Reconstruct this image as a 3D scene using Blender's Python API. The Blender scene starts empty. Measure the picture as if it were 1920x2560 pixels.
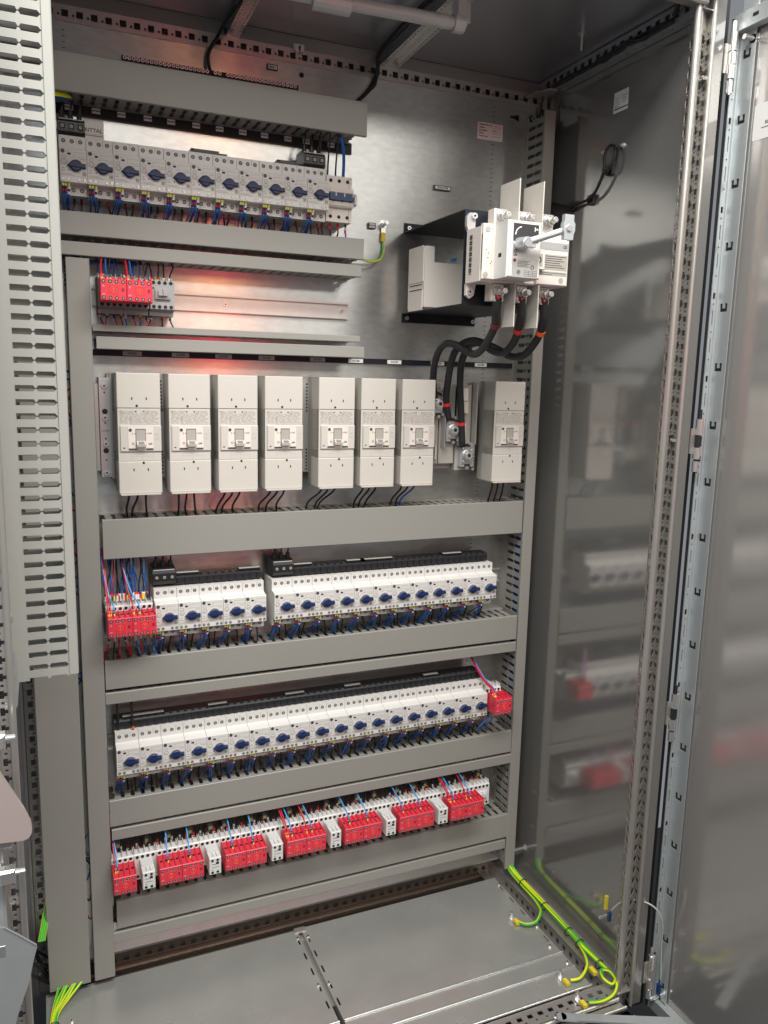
import bpy, bmesh, math, random
from mathutils import Vector, Matrix
random.seed(7)
S = bpy.context.scene
COL = S.collection

# ------------------------------------------------------------------ camera, world, lights
# all lengths in mm: x to the right, d out of the mounting plate towards the viewer, z up
def V(x, d, z): return Vector((x, -d, z)) * .001

def cam_axes(yaw, pitch, roll):
    y, p, r = map(math.radians, (yaw, pitch, roll))
    f = Vector((math.sin(y)*math.cos(p), math.cos(y)*math.cos(p), math.sin(p)))
    rt = Vector((math.cos(y), -math.sin(y), 0)); up = rt.cross(f)
    return math.cos(r)*rt+math.sin(r)*up, -math.sin(r)*rt+math.cos(r)*up, f
cam = bpy.data.cameras.new('camera'); camo = bpy.data.objects.new('camera', cam); COL.objects.link(camo)
cr, cu, cf = cam_axes(23.41812, -9.57754, 1.38315)
M = Matrix((cr, cu, -cf)).transposed().to_4x4(); M.translation = V(-50.1, 1665.4, 1275.0)
camo.matrix_world = M
cam.sensor_fit = 'VERTICAL'; cam.sensor_height = 36; cam.lens = 1987.558/2560*36
cam.clip_start = .02; cam.clip_end = 100
S.camera = camo

W = bpy.data.worlds.new('World'); S.world = W; W.use_nodes = True
wb = W.node_tree.nodes['Background']; wb.inputs[0].default_value = (.90, .955, 1, 1); wb.inputs[1].default_value = .26

def area(name, loc, target, sx, sy, power, color, spread=180):
    l = bpy.data.lights.new(name, 'AREA'); l.shape = 'RECTANGLE'; l.size = sx; l.size_y = sy
    l.energy = power; l.color = color; l.spread = math.radians(spread)
    o = bpy.data.objects.new(name, l); COL.objects.link(o)
    o.location = V(*loc); dirv = V(*target)-V(*loc)
    o.rotation_euler = dirv.to_track_quat('-Z', 'Y').to_euler()
    return o
area('ceiling_light', (450, 1500, 2900), (450, 500, 300), 2.6, .5, 92, (1, .985, .95))
area('ceiling_light', (900, 3500, 2600), (300, 0, 1600), 2.6, .30, 23, (1, .98, .93))
area('ceiling_light', (-1200, 2600, 2700), (300, 0, 1000), 1.2, .5, 18, (1, .98, .94))
area('signal_light', (810, 2600, 1320), (330, 0, 1290), .10, .18, 2.0, (1, .03, .05))
area('signal_light', (815, 2650, 1930), (330, 0, 1540), .08, .30, 1.7, (1, .60, .18))

S.view_settings.view_transform = 'Standard'; S.view_settings.look = 'None'
S.view_settings.exposure = 0; S.view_settings.gamma = 1

# ------------------------------------------------------------------ materials
MATS = {}
def mat(name, col, rough=.5, metal=0, bump=0, bscale=400, var=0, vscale=8, coat=0, aniso=0, tangent=(1, 0, 0),
        stretch=(1, 1, 1), trans=0, emit=None, spec=.5, rvar=0):
    m = bpy.data.materials.new(name); m.use_nodes = True; nt = m.node_tree; b = nt.nodes['Principled BSDF']
    b.inputs['Base Color'].default_value = (*col, 1); b.inputs['Roughness'].default_value = rough
    b.inputs['Metallic'].default_value = metal; b.inputs['Specular IOR Level'].default_value = spec
    if trans: b.inputs['Transmission Weight'].default_value = trans; b.inputs['IOR'].default_value = 1.45
    if coat: b.inputs['Coat Weight'].default_value = coat
    if emit: b.inputs['Emission Color'].default_value = (*emit[0], 1); b.inputs['Emission Strength'].default_value = emit[1]
    if bump or var or rvar:
        tc = nt.nodes.new('ShaderNodeTexCoord'); mp = nt.nodes.new('ShaderNodeMapping'); mp.inputs['Scale'].default_value = stretch
        nt.links.new(tc.outputs['Object'], mp.inputs[0])
    if bump:
        n = nt.nodes.new('ShaderNodeTexNoise'); n.inputs['Scale'].default_value = bscale; n.inputs['Detail'].default_value = 4
        nt.links.new(mp.outputs[0], n.inputs[0])
        bp = nt.nodes.new('ShaderNodeBump'); bp.inputs['Strength'].default_value = bump; bp.inputs['Distance'].default_value = .001
        nt.links.new(n.outputs[0], bp.inputs['Height']); nt.links.new(bp.outputs[0], b.inputs['Normal'])
    if var or rvar:
        n = nt.nodes.new('ShaderNodeTexNoise'); n.inputs['Scale'].default_value = vscale; n.inputs['Detail'].default_value = 2.2
        n.inputs['Roughness'].default_value = .5
        nt.links.new(mp.outputs[0], n.inputs[0])
        if var:
            r = nt.nodes.new('ShaderNodeMapRange'); r.inputs[1].default_value = .1; r.inputs[2].default_value = .9
            r.inputs[3].default_value = 1-var; r.inputs[4].default_value = 1+var
            nt.links.new(n.outputs[0], r.inputs[0])
            mx = nt.nodes.new('ShaderNodeVectorMath'); mx.operation = 'SCALE'; mx.inputs[0].default_value = col
            nt.links.new(r.outputs[0], mx.inputs['Scale']); nt.links.new(mx.outputs[0], b.inputs['Base Color'])
        if rvar:
            r = nt.nodes.new('ShaderNodeMapRange'); r.inputs[1].default_value = .1; r.inputs[2].default_value = .9
            r.inputs[3].default_value = rough-rvar; r.inputs[4].default_value = rough+rvar
            nt.links.new(n.outputs[0], r.inputs[0]); nt.links.new(r.outputs[0], b.inputs['Roughness'])
    if aniso:
        b.inputs['Anisotropic'].default_value = aniso
        c = nt.nodes.new('ShaderNodeCombineXYZ')
        for i in range(3): c.inputs[i].default_value = tangent[i]
        nt.links.new(c.outputs[0], b.inputs['Tangent'])
    MATS[name] = m; return m
mat('duct_pale', (.36, .365, .335), .42)
mat('duct', (.282, .277, .252), .42, bump=.05, bscale=900, var=.02, vscale=5)
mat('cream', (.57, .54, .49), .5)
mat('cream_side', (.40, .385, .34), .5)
mat('beige', (.68, .665, .64), .42)
mat('beige_dark', (.48, .44, .42), .5)
mat('white', (.70, .70, .68), .38)
mat('offwhite', (.74, .68, .62), .4)
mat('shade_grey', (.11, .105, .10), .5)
mat('barrier', (.60, .565, .51), .45)
mat('grey', (.36, .355, .35), .5)
mat('print', (.22, .20, .19), .6)
mat('print_mid', (.36, .33, .30), .6)
mat('side_label', (.36, .345, .31), .5)
mat('print_light', (.50, .47, .43), .6)
mat('ink', (.03, .03, .03), .5)
mat('paper', (.78, .77, .75), .5)
mat('pinkpaper', (.74, .62, .60), .5)
mat('hole', (.012, .011, .011), .7)
mat('black', (.018, .018, .020), .38)
mat('blackmetal', (.012, .015, .021), .42, spec=.3)
mat('rubber', (.020, .020, .022), .5, bump=.1, bscale=200)
mat('navy', (.013, .028, .095), .42, spec=.4)
mat('navy_flat', (.012, .05, .15), .4)
mat('redblock', (.72, .045, .075), .42)
mat('redlight', (.78, .20, .22), .4)
mat('badge', (.06, .06, .075), .5)
mat('termscrew', (.62, .60, .58), .42, .8)
mat('redwire', (.50, .01, .03), .4)
mat('redband', (.75, .03, .03), .45)
mat('orangeband', (.85, .13, .03), .45)
mat('darkredband', (.16, .015, .02), .45)
mat('redpaint', (.35, .01, .02), .4)
mat('bluewire', (.012, .10, .36), .36)
mat('lightblue', (.04, .30, .72), .36)
mat('blackwire', (.015, .014, .016), .42)
mat('yellow', (.80, .62, .04), .45)
mat('yellowferrule', (.62, .58, .10), .45)
mat('green', (.035, .50, .04), .4)
mat('lime', (.80, .80, .02), .4)
mat('screw', (.78, .76, .74), .24, .85)
mat('bolt', (.84, .84, .83), .26, .85)
mat('zinc', (.60, .595, .57), .29, .85, var=.16, vscale=42, aniso=.8, tangent=(0, 0, 1), stretch=(1, 1, 2.4))
mat('steel', (.37, .362, .35), .115, .68, var=.04, vscale=4, aniso=.3, tangent=(0, 0, 1), rvar=.02)
mat('steel_floor', (.45, .455, .43), .26, .5, var=.09, vscale=11, rvar=.04)
mat('doorsteel', (.43, .42, .405), .145, .56, var=.03, vscale=4, rvar=.02)
mat('steel_roof', (.40, .415, .445), .28, .7, var=.04, vscale=4)
mat('steel_frame', (.53, .51, .475), .30, .7, var=.05, vscale=20)
mat('brown_reflect_frame', (.36, .29, .235), .35, .7, var=.08, vscale=20)  # brownish reflection in the stainless bottom rail, put into its colour
mat('galv', (.56, .60, .61), .36, .6, var=.05, vscale=30)
mat('galvplate', (.66, .65, .62), .3, .65, var=.08, vscale=40, bump=.05, bscale=60)
mat('aluminium', (.50, .49, .48), .38, .6, var=.05, vscale=30)
mat('copper', (.45, .25, .17), .4, 1)
mat('clearplastic', (.80, .80, .80), .28, trans=.55)
mat('dark', (.02, .02, .022), .6)
mat('pinkgloss', (.55, .46, .44), .3, .3)
mat('braid', (.48, .475, .43), .4)

# ------------------------------------------------------------------ mesh building (local mm)
class MB:
    def __init__(s): s.v = []; s.f = []; s.m = []; s.mats = []
    def mi(s, m):
        if m not in s.mats: s.mats.append(m)
        return s.mats.index(m)
    def add(s, vs, fs, m):
        o = len(s.v); s.v += [tuple(v) for v in vs]; k = s.mi(m)
        for f in fs: s.f.append(tuple(o+i for i in f)); s.m.append(k)
        return s
    def box(s, x0, x1, d0, d1, z0, z1, m):
        vs = [(x, d, z) for x in (x0, x1) for d in (d0, d1) for z in (z0, z1)]
        return s.add(vs, [(0, 1, 3, 2), (4, 6, 7, 5), (0, 4, 5, 1), (2, 3, 7, 6), (0, 2, 6, 4), (1, 5, 7, 3)], m)
    def cbox(s, x0, x1, d0, d1, z0, z1, m, c=1.5):            # front edges chamfered
        a = [(x0, d0, z0), (x1, d0, z0), (x1, d0, z1), (x0, d0, z1)]
        b = [(x0, d1-c, z0), (x1, d1-c, z0), (x1, d1-c, z1), (x0, d1-c, z1)]
        e = [(x0+c, d1, z0+c), (x1-c, d1, z0+c), (x1-c, d1, z1-c), (x0+c, d1, z1-c)]
        fs = [(3, 2, 1, 0)]
        for i in range(4):
            j = (i+1) % 4; fs += [(i, j, 4+j, 4+i), (4+i, 4+j, 8+j, 8+i)]
        fs.append((8, 9, 10, 11)); return s.add(a+b+e, fs, m)
    def prism(s, pts, fr, t, m, cap=True):
        """pts 2D -> fr(u,v,w) gives xdz; extruded w 0..t"""
        n = len(pts); vs = [fr(u, v, 0) for u, v in pts]+[fr(u, v, t) for u, v in pts]
        fs = [(i, (i+1) % n, n+(i+1) % n, n+i) for i in range(n)]
        if cap: fs += [tuple(range(n))[::-1], tuple(range(n, 2*n))]
        return s.add(vs, fs, m)
    def cyl(s, p0, p1, r, m, n=12, r2=None, cap=True):
        p0 = Vector(p0); p1 = Vector(p1); a = (p1-p0).normalized()
        u = a.orthogonal().normalized(); w = a.cross(u); r2 = r if r2 is None else r2
        vs = [p0+r*(u*math.cos(2*math.pi*i/n)+w*math.sin(2*math.pi*i/n)) for i in range(n)]
        vs += [p1+r2*(u*math.cos(2*math.pi*i/n)+w*math.sin(2*math.pi*i/n)) for i in range(n)]
        fs = [(i, (i+1) % n, n+(i+1) % n, n+i) for i in range(n)]
        if cap: fs += [tuple(range(n))[::-1], tuple(range(n, 2*n))]
        return s.add(vs, fs, m)
    def tube(s, pts, r, m, n=6, m2=None, sub=4, twist=0, band=3):
        P_ = smooth(pts, sub); k = len(P_); vs = []; prev = None
        for i, p in enumerate(P_):
            t = (P_[min(i+1, k-1)]-P_[max(i-1, 0)]).normalized()
            u = t.orthogonal().normalized() if prev is None else (prev-t*prev.dot(t)).normalized()
            prev = u; w = t.cross(u)
            for j in range(n):
                a = 2*math.pi*j/n+twist*i
                vs.append(p+r*(u*math.cos(a)+w*math.sin(a)))
        o = len(s.v); s.v += [tuple(v) for v in vs]
        for i in range(k-1):
            for j in range(n):
                s.f.append((o+i*n+j, o+i*n+(j+1) % n, o+(i+1)*n+(j+1) % n, o+(i+1)*n+j))
                s.m.append(s.mi(m2 if (m2 and (j % 5) < band) else m))
        s.f.append(tuple(o+j for j in range(n))[::-1]); s.m.append(s.mi(m))
        s.f.append(tuple(o+(k-1)*n+j for j in range(n))); s.m.append(s.mi(m)); return s
    def torus(s, c, ax, R, r, m, n=14, k=6):
        ax = Vector(ax).normalized(); u = ax.orthogonal().normalized(); w = ax.cross(u); c = Vector(c); vs = []
        for i in range(n):
            a = 2*math.pi*i/n; e = u*math.cos(a)+w*math.sin(a)
            for j in range(k):
                b = 2*math.pi*j/k; vs.append(c+e*(R+r*math.cos(b))+ax*r*math.sin(b))
        return s.add(vs, [(i*k+j, ((i+1) % n)*k+j, ((i+1) % n)*k+(j+1) % k, i*k+(j+1) % k) for i in range(n) for j in range(k)], m)
    def punched(s, us, vs_, holes, fr, t, m):
        """sheet of thickness t with rectangular holes; fr(u,v,w)"""
        U = sorted(set(list(us)+[a for h in holes for a in h[:2]])); Vv = sorted(set(list(vs_)+[a for h in holes for a in h[2:]]))
        byu = {}
        nu, nv = len(U)-1, len(Vv)-1
        full = [[True]*nv for _ in range(nu)]
        import bisect
        for a, b, c, d in holes:
            for i in range(bisect.bisect_left(U, a), bisect.bisect_left(U, b)):
                for j in range(bisect.bisect_left(Vv, c), bisect.bisect_left(Vv, d)): full[i][j] = False
        def F(i, j): return 0 <= i < nu and 0 <= j < nv and full[i][j]
        vs = []; fs = []
        def q(*p): o = len(vs); vs.extend(fr(*x) for x in p); fs.append((o, o+1, o+2, o+3))
        for i in range(nu):
            for j in range(nv):
                if not full[i][j]: continue
                a, b, c, d = U[i], U[i+1], Vv[j], Vv[j+1]
                q((a, c, t), (b, c, t), (b, d, t), (a, d, t)); q((a, c, 0), (a, d, 0), (b, d, 0), (b, c, 0))
                if not F(i-1, j): q((a, c, 0), (a, c, t), (a, d, t), (a, d, 0))
                if not F(i+1, j): q((b, c, 0), (b, d, 0), (b, d, t), (b, c, t))
                if not F(i, j-1): q((a, c, 0), (b, c, 0), (b, c, t), (a, c, t))
                if not F(i, j+1): q((a, d, 0), (a, d, t), (b, d, t), (b, d, 0))
        return s.add(vs, fs, m)
    def mesh(s, name, smooth_=False):
        me = bpy.data.meshes.new(name)
        me.from_pydata([tuple(V(*v)) for v in s.v], [], s.f)
        for i, m in enumerate(s.mats): me.materials.append(MATS[m])
        me.polygons.foreach_set('material_index', s.m)
        bm = bmesh.new(); bm.from_mesh(me); bmesh.ops.remove_doubles(bm, verts=bm.verts, dist=1e-6)
        bmesh.ops.recalc_face_normals(bm, faces=bm.faces); bm.to_mesh(me); bm.free()
        if smooth_:
            me.polygons.foreach_set('use_smooth', [True]*len(me.polygons))
        me.update(); return me

def smooth(pts, sub):
    P_ = [Vector(p) for p in pts]
    if len(P_) < 3 or sub < 2: return P_
    out = []
    for i in range(len(P_)-1):
        a = P_[max(i-1, 0)]; b = P_[i]; c = P_[i+1]; d = P_[min(i+2, len(P_)-1)]
        for k in range(sub):
            t = k/sub
            out.append(.5*((2*b)+(-a+c)*t+(2*a-5*b+4*c-d)*t*t+(-a+3*b-3*c+d)*t*t*t))
    out.append(P_[-1]); return out

CACHE = {}
def cached(key, fn, sm=False):
    if key not in CACHE: 
        r = fn(); CACHE[key] = r.mesh(key, sm) if isinstance(r, MB) else r
    return CACHE[key]

def thing(name, label, cat, x=0, d=0, z=0, group=None, mesh=None):
    o = bpy.data.objects.new(name, mesh); COL.objects.link(o); o.location = V(x, d, z)
    o['label'] = label; o['category'] = cat
    if group: o['group'] = group
    return o
SMALL = {'terminal_screws', 'auxiliary_screws', 'front_label', 'block_screws', 'block_print', 'marking', 'vent_holes', 'ferrules', 'moulded_hole', 'finger_cover', 'dial', 'trip_window', 'hole', 'rating_label', 'warning_label', 'barcode', 'handwriting'}
def part(name, me, parent, label=None, x=0, d=0, z=0, kind=None, sm=False):
    if name in SMALL: kind = 'stuff'      # details of a few pixels, joined
    if isinstance(me, MB): me = me.mesh(name, sm)
    o = bpy.data.objects.new(name, me); COL.objects.link(o); o.parent = parent; o.location = V(x, d, z)
    if label: o['label'] = label
    if kind: o['kind'] = kind
    return o
def struct(name, mb, parent=None):
    o = bpy.data.objects.new(name, mb.mesh(name)); COL.objects.link(o)
    if parent: o.parent = parent
    else: o['kind'] = 'structure'
    return o
def text(s, size, m, fr, spacing=1):
    """lettering mesh; fr maps (u right, v up, w out) mm to xdz; centred on 0,0"""
    key = ('txt', s, size)
    cu_ = bpy.data.curves.new('lettering', 'FONT'); cu_.body = s; cu_.size = size*.001; cu_.align_x = 'CENTER'; cu_.align_y = 'CENTER'
    cu_.resolution_u = 2; cu_.space_character = spacing; cu_.offset = .0002 if size > 3 else .00008
    ob = bpy.data.objects.new('t', cu_); COL.objects.link(ob)
    dg = bpy.context.evaluated_depsgraph_get(); me = bpy.data.meshes.new_from_object(ob.evaluated_get(dg))
    bpy.data.objects.remove(ob); bpy.data.curves.remove(cu_)
    for v in me.vertices: v.co = V(*fr(v.co.x*1000, v.co.y*1000, v.co.z*1000))
    me.materials.clear(); me.materials.append(MATS[m]); me.name = 'lettering'
    return me
FRONT = lambda x, d, z: (lambda u, v, w: (x+u, d+w, z+v))
ORD = ['first', 'second', 'third', 'fourth', 'fifth', 'sixth', 'seventh', 'eighth', 'ninth', 'tenth', 'eleventh', 'twelfth', 'thirteenth',
       'fourteenth', 'fifteenth', 'sixteenth', 'seventeenth', 'eighteenth', 'nineteenth', 'twentieth']

# ------------------------------------------------------------------ the cabinet shell
m = MB(); m.punched((-3, 1043), (14, 1896), [(973, 983, 1860, 1872), (960, 973, 1863, 1869), (1000, 1004, 1100, 1104)], lambda u, v, w: (u, w-2, v), 2, 'zinc')
m.prism([(.2, 40), (11, 18), (11, 13), (.2, 13)], lambda u, v, w: (-3+w, u, v), 1046, 'galvplate')
plate = struct('back_wall', m)
m = MB(); m.box(1060, 1062, -60, 452, -60, 1950, 'steel'); struct('side_wall', m)
m = MB(); m.box(-150, 1062, -60, 530, 1950, 1952, 'steel_roof'); struct('ceiling', m)
m = MB(); m.box(-150, 1062, -62, -60, -100, 1950, 'steel_roof'); struct('rear_wall', m)
m = MB(); m.box(-152, -150, -60, 480, -100, 1950, 'steel_roof'); struct('added_left_panel', m)  # panel added where the left bay is open, darkens the side wall reflection
m = MB(); m.box(-700, 2300, -200, 3000, -182, -180, 'dark'); struct('floor', m)
# engraved scale ticks on the plate
tk = MB()
for k in range(92):
    z = 1880-k*10
    for x, w in ((917, 5), (18, 4)):
        if x == 18 and k > 8: continue
        ww = 9 if (z % 100 == 0 or z % 100 == 50 and False) else w
        tk.box(x-ww/2, x+ww/2, .05, .25, z-.7, z+.7, 'ink')
for k in range(60):
    z = 960-k*10; tk.box(905-2.5, 905+2.5, .05, .25, z-.7, z+.7, 'ink')
o = part('scale_marks', tk, plate, kind='stuff')
m = MB(); m.cyl((466, .1, 1875), (466, .6, 1875), 5, 'hole', 16); part('hole', m, plate)
# frame of the enclosure
fr = thing('enclosure_frame', 'stainless punched enclosure frame of posts and rails around the mounting plate', 'frame', 0, 0, 0)
def holes(a, b, pitch, w, v0, v1, off=0):
    k = a+off; out = []
    while k+w < b: out.append((k, k+w, v0, v1)); k += pitch
    return out
# rear top rail: square holes and small round ones
m = MB(); hs = holes(-100, 1040, 25, 11.5, 1901.5, 1913, 16)+holes(-100, 1040, 25, 4, 1902.5, 1906.5, 9)
m.punched((-150, 1055), (1893.5, 1921), hs, lambda u, v, w: (u, 1+w, v), 2, 'steel_frame')
m.prism([(1, 1921), (3, 1921), (-6, 1949), (-8, 1949)], lambda u, v, w: (-150+w, u, v), 1205, 'steel_frame')
part('top_rail', m, fr)
# rear bottom rail
m = MB(); hs = holes(-60, 1040, 25, 12, -32, -20, 3)+holes(-60, 1040, 25, 4, -3, 1, 17)
m.punched((-60, 1055), (-60, 20), hs, lambda u, v, w: (u, -22+w, v), 2, 'brown_reflect_frame')
m.cyl((-60, -14, -42), (1055, -14, -42), 5, 'brown_reflect_frame', 10); m.cyl((-60, -10, -62), (1055, -10, -62), 6, 'brown_reflect_frame', 10)
m.punched((-60, 1055), (-20, 40), holes(-60, 1040, 25, 10, 2, 14, 8), lambda u, v, w: (u, v, -85+w), 2, 'brown_reflect_frame')
part('bottom_rail', m, fr)
# right top rail running in depth
m = MB(); hs = holes(20, 470, 25, 12, 1926, 1940, 8)
m.punched((-20, 500), (1918, 1948), hs, lambda u, v, w: (1034+w, u, v), 2, 'steel_roof')
m.punched((-20, 500), (1036, 1058), holes(20, 470, 25, 4, 1044, 1048, 15), lambda u, v, w: (v, u, 1917+w), 2, 'steel_roof')
part('depth_rail', m, fr)
# right bottom rail: vertical flange with square holes and a flat foot
m = MB(); hs = holes(60, 480, 25, 12, -24, -11, 10)
m.punched((-20, 500), (-34, 2), hs, lambda u, v, w: (1010+w, u, v), 2, 'steel_frame')
m.punched((-20, 500), (982, 1010), [], lambda u, v, w: (v, u, -36+w), 2, 'steel_frame')
m.punched((-20, 500), (1012, 1060), [], lambda u, v, w: (v, u, -6+w), 2, 'steel_frame')
part('depth_rail', m, fr)
# right front post: folded section extruded in z, with punched webs
def post(parent, mir, xo, z0, z1):
    X = (lambda x: x) if not mir else (lambda x: xo-(x-1060))
    def seg(a, b, pitch, hole, off, mm='steel_frame'):
        L = math.hypot(b[0]-a[0], b[1]-a[1]); ux, ud = (b[0]-a[0])/L, (b[1]-a[1])/L; h2 = []
        for k in range(int((z1-z0-60)/pitch)):
            for dz, hh, c0, c1 in hole: h2.append((z0+off+pitch*k+dz, z0+off+pitch*k+dz+hh, c0*L, c1*L))
        mb = MB(); mb.punched((z0, z1), (0, L), h2, lambda u, v, w: (X(a[0]+ux*v-ud*w), a[1]+ud*v+ux*w, u), 1.6, mm); return mb
    part('flange', seg((1056, 448), (1034, 486), 25, [(0, 14, .18, .86), (18, 4, .4, .6)], 10), parent)
    mb = MB(); mb.cyl((X(1030), 492, z0), (X(1030), 492, z1), 6, 'steel_frame', 12); part('tube', mb, parent, sm=False)
    part('web', seg((1036, 494), (1064, 478), 25, [(0, 14, .2, .66), (4, 6, .66, .8), (18, 4.5, .32, .58)], 6), parent)
    part('web', seg((1064, 478), (1058, 498), 25, [(0, 10, .2, .8), (17, 4, .35, .65)], 6), parent)
    mb = MB(); mb.cyl((X(1058), 501, z0), (X(1058), 501, z1), 4, 'steel_frame', 12); part('tube', mb, parent)
    mb = MB(); mb.box(min(X(1060), X(1084)), max(X(1060), X(1084)), 497, 501, z0, z1, 'steel')
    mb.box(min(X(1078), X(1086)), max(X(1078), X(1086)), 440, 497, z0, z1, 'steel'); part('face', mb, parent)
pr = thing('front_post', 'tall stainless punched post between the side wall and the open door', 'post', 0, 0, 0, 'front posts of the enclosure')
post(pr, False, 0, -40, 1960)
for z in (1808, 1168):
    m = MB(); m.box(1050, 1058, 488, 494, z, z+6, 'bolt'); m.box(1046, 1056, 486, 490, z+8, z+13, 'hole'); part('clip', m, pr)
pl = thing('front_post', 'tall stainless punched post with bright ridge at the far left edge', 'post', 0, 0, 0, 'front posts of the enclosure')
def lpost():
    for z0, z1 in ((-60, 1960),):
        hs = []
        for k in range(78):
            z = z0+10+k*25
            hs += [(z, z+12, 3, 9), (z+3, z+9, 9, 13), (z+17, z+21, 5, 9)]
        mb = MB(); mb.punched((z0, z1), (0, 17), hs, lambda u, v, w: (-122+v, 505+w, u), 2, 'steel_frame'); part('web', mb, pl)
        mb = MB(); mb.cyl((-104, 507, z0), (-104, 507, z1), 5, 'steel_frame', 12); mb.cyl((-126, 509, z0), (-126, 509, z1), 4, 'steel_frame', 12); part('tube', mb, pl)
        mb = MB(); mb.box(-150, -128, 500, 504, z0, z1, 'steel'); part('face', mb, pl)
lpost()
# dark inner panel plus rear left profile
m = MB(); m.punched((-40, 1940), (-106, -84), [(z, z+12, -99, -89) for z in range(-20, 1920, 25)]+[(z+17, z+21, -92, -88) for z in range(-20, 1915, 25)], lambda u, v, w: (v, w, u), 2, 'steel_frame')
m.box(-112, -107, -20, 8, -40, 1940, 'steel_frame'); part('rear_post', m, fr)
m = MB(); m.box(-128, -112, 0, 3, -40, 1940, 'steel_roof'); part('rear_post', m, fr)
# front bottom rail in x
m = MB(); hs = holes(-100, 1010, 25, 12, 478, 488, 7)+holes(-100, 1010, 25, 5, 493, 497, 19)
m.punched((-140, 1012), (466, 506), hs, lambda u, v, w: (u, v, -3+w), 2, 'steel_frame')
m.cyl((-140, 512, -2), (1014, 512, -2), 4, 'steel_frame', 10); m.box(-140, 1016, 516, 532, -12, -8, 'steel_frame')
m.cyl((-140, 534, -4), (1016, 534, -4), 3.5, 'steel_frame', 10); m.box(-140, 1018, 537, 556, -14, -11, 'steel'); m.cyl((-140, 557, -8), (1020, 557, -8), 3, 'steel_frame', 10)
part('front_rail', m, fr)
m = MB(); m.box(-140, 1040, 470, 500, 1930, 1950, 'steel_frame'); m.cyl((-140, 500, 1928), (1040, 500, 1928), 5, 'steel_frame', 10); part('front_rail', m, fr)

# corner bracket between plate and top rails
cb = thing('corner_bracket', 'bent steel corner bracket holding the top right of the mounting plate', 'bracket', 985, 10, 1905)
m = MB(); m.prism([(0, 0), (40, 14), (58, 14), (58, 10), (40, 9)], lambda u, v, w: (u, w, v), 50, 'galv'); part('arm', m, cb)
m = MB(); m.cyl((32, 0, -30), (32, 4, -30), 8, 'blackmetal', 16); m.cyl((32, 4, -30), (32, 7, -30), 6, 'screw', 16); m.cyl((32, 7, -30), (32, 7.3, -30), 2.4, 'hole', 6); part('screw', m, cb, z=-7, d=-8)

# floor plates
fp = thing('floor_plate', 'wide grey steel floor plate at the left with slotted right edge', 'plate', 0, 0, 0, 'cabinet floor plates')
def slotholes(x, d0, n): return [(x-2, x+2, d0+50*k, d0+50*k+22) for k in range(n)]
m = MB(); m.punched((-92, 447), (66, 352), slotholes(440, 92, 5)+slotholes(-74, 92, 5), lambda u, v, w: (u, v, -3+w), 3, 'steel_floor')
m.box(445, 447, 66, 352, -14, -3, 'steel_floor'); part('sheet', m, fp)
fp2 = thing('floor_plate', 'large grey steel floor plate at the right beside the green earth wires', 'plate', 0, 0, 0, 'cabinet floor plates')
m = MB(); m.punched((457, 983), (62, 352), slotholes(464, 92, 5)+slotholes(976, 92, 5), lambda u, v, w: (u, v, -3+w), 3, 'steel_floor')
m.box(457, 459, 62, 352, -14, -3, 'steel_floor'); part('sheet', m, fp2)
for i, (a, b, t) in enumerate(((356, 398, 'behind the middle bright edge'), (402, 462, 'between the two front bright edges'))):
    for (x0, x1, side) in ((-92, 447, 'left'), (457, 983, 'right')):
        q = thing('floor_strip', f'narrow {side} steel floor strip {t}', 'plate', 0, 0, 0, 'narrow floor strips at the front')
        m = MB(); m.box(x0, x1, a, b, -2, 1, 'steel_floor'); m.cyl((x0, a, 2), (x1, a, 2), 3, 'bolt', 10)
        (m.cyl((x0, b, 2), (x1, b, 2), 2.4, 'bolt', 10) if i else None)
        part('sheet', m, q)
m = MB(); m.box(444, 460, 70, 460, -20, -14, 'dark'); m.punched((70, 300), (446, 458), [], lambda u, v, w: (v, u, -12+w), 2, 'steel_frame'); m.box(440, 466, 62, 76, -2, 3, 'steel_frame')
q = thing('cross_bar', 'dark steel bar in the gap between the two floor plates', 'bar', 0, 0, 0); part('bar', m, q)
def bolt(name, label, x, d, z, ax=(0, 0, 1), r=4, h=12, group=None, nut=True, mm='bolt'):
    a = Vector(ax); q = thing(name, label, 'bolt', x, d, z, group)
    m = MB(); m.cyl((0, 0, 0), a*h, r*.55, mm, 10); part('shank', m, q)
    if nut: 
        m = MB(); m.cyl((0, 0, 0), a*1.2, r*1.35, mm, 14); m.cyl(a*1.2, a*5, r, mm, 6); part('nut', m, q)
    return q
bi = 0
for x, d, w in ((440, 96, 'back left of the floor gap'), (464, 98, 'back right of the floor gap'), (438, 248, 'left of the floor gap, third slot'), (461, 250, 'right of the floor gap, third slot'),
             (-46, 159, 'on the left floor plate by the tied earth wires'), (977, 94, 'back right corner of the floor'), (979, 262, 'right floor edge beside first earth lug'), (974, 388, 'right floor edge beside second earth lug'), (970, 436, 'right floor edge beside front earth lug'), (968, 330, 'standing alone near the right floor edge'), (860, 505, 'on the punched front rail')):
    bolt('floor_bolt', 'small bright floor screw '+w, x, d, 0, h=5, r=3.4, group='screws in the floor plates')

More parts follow.
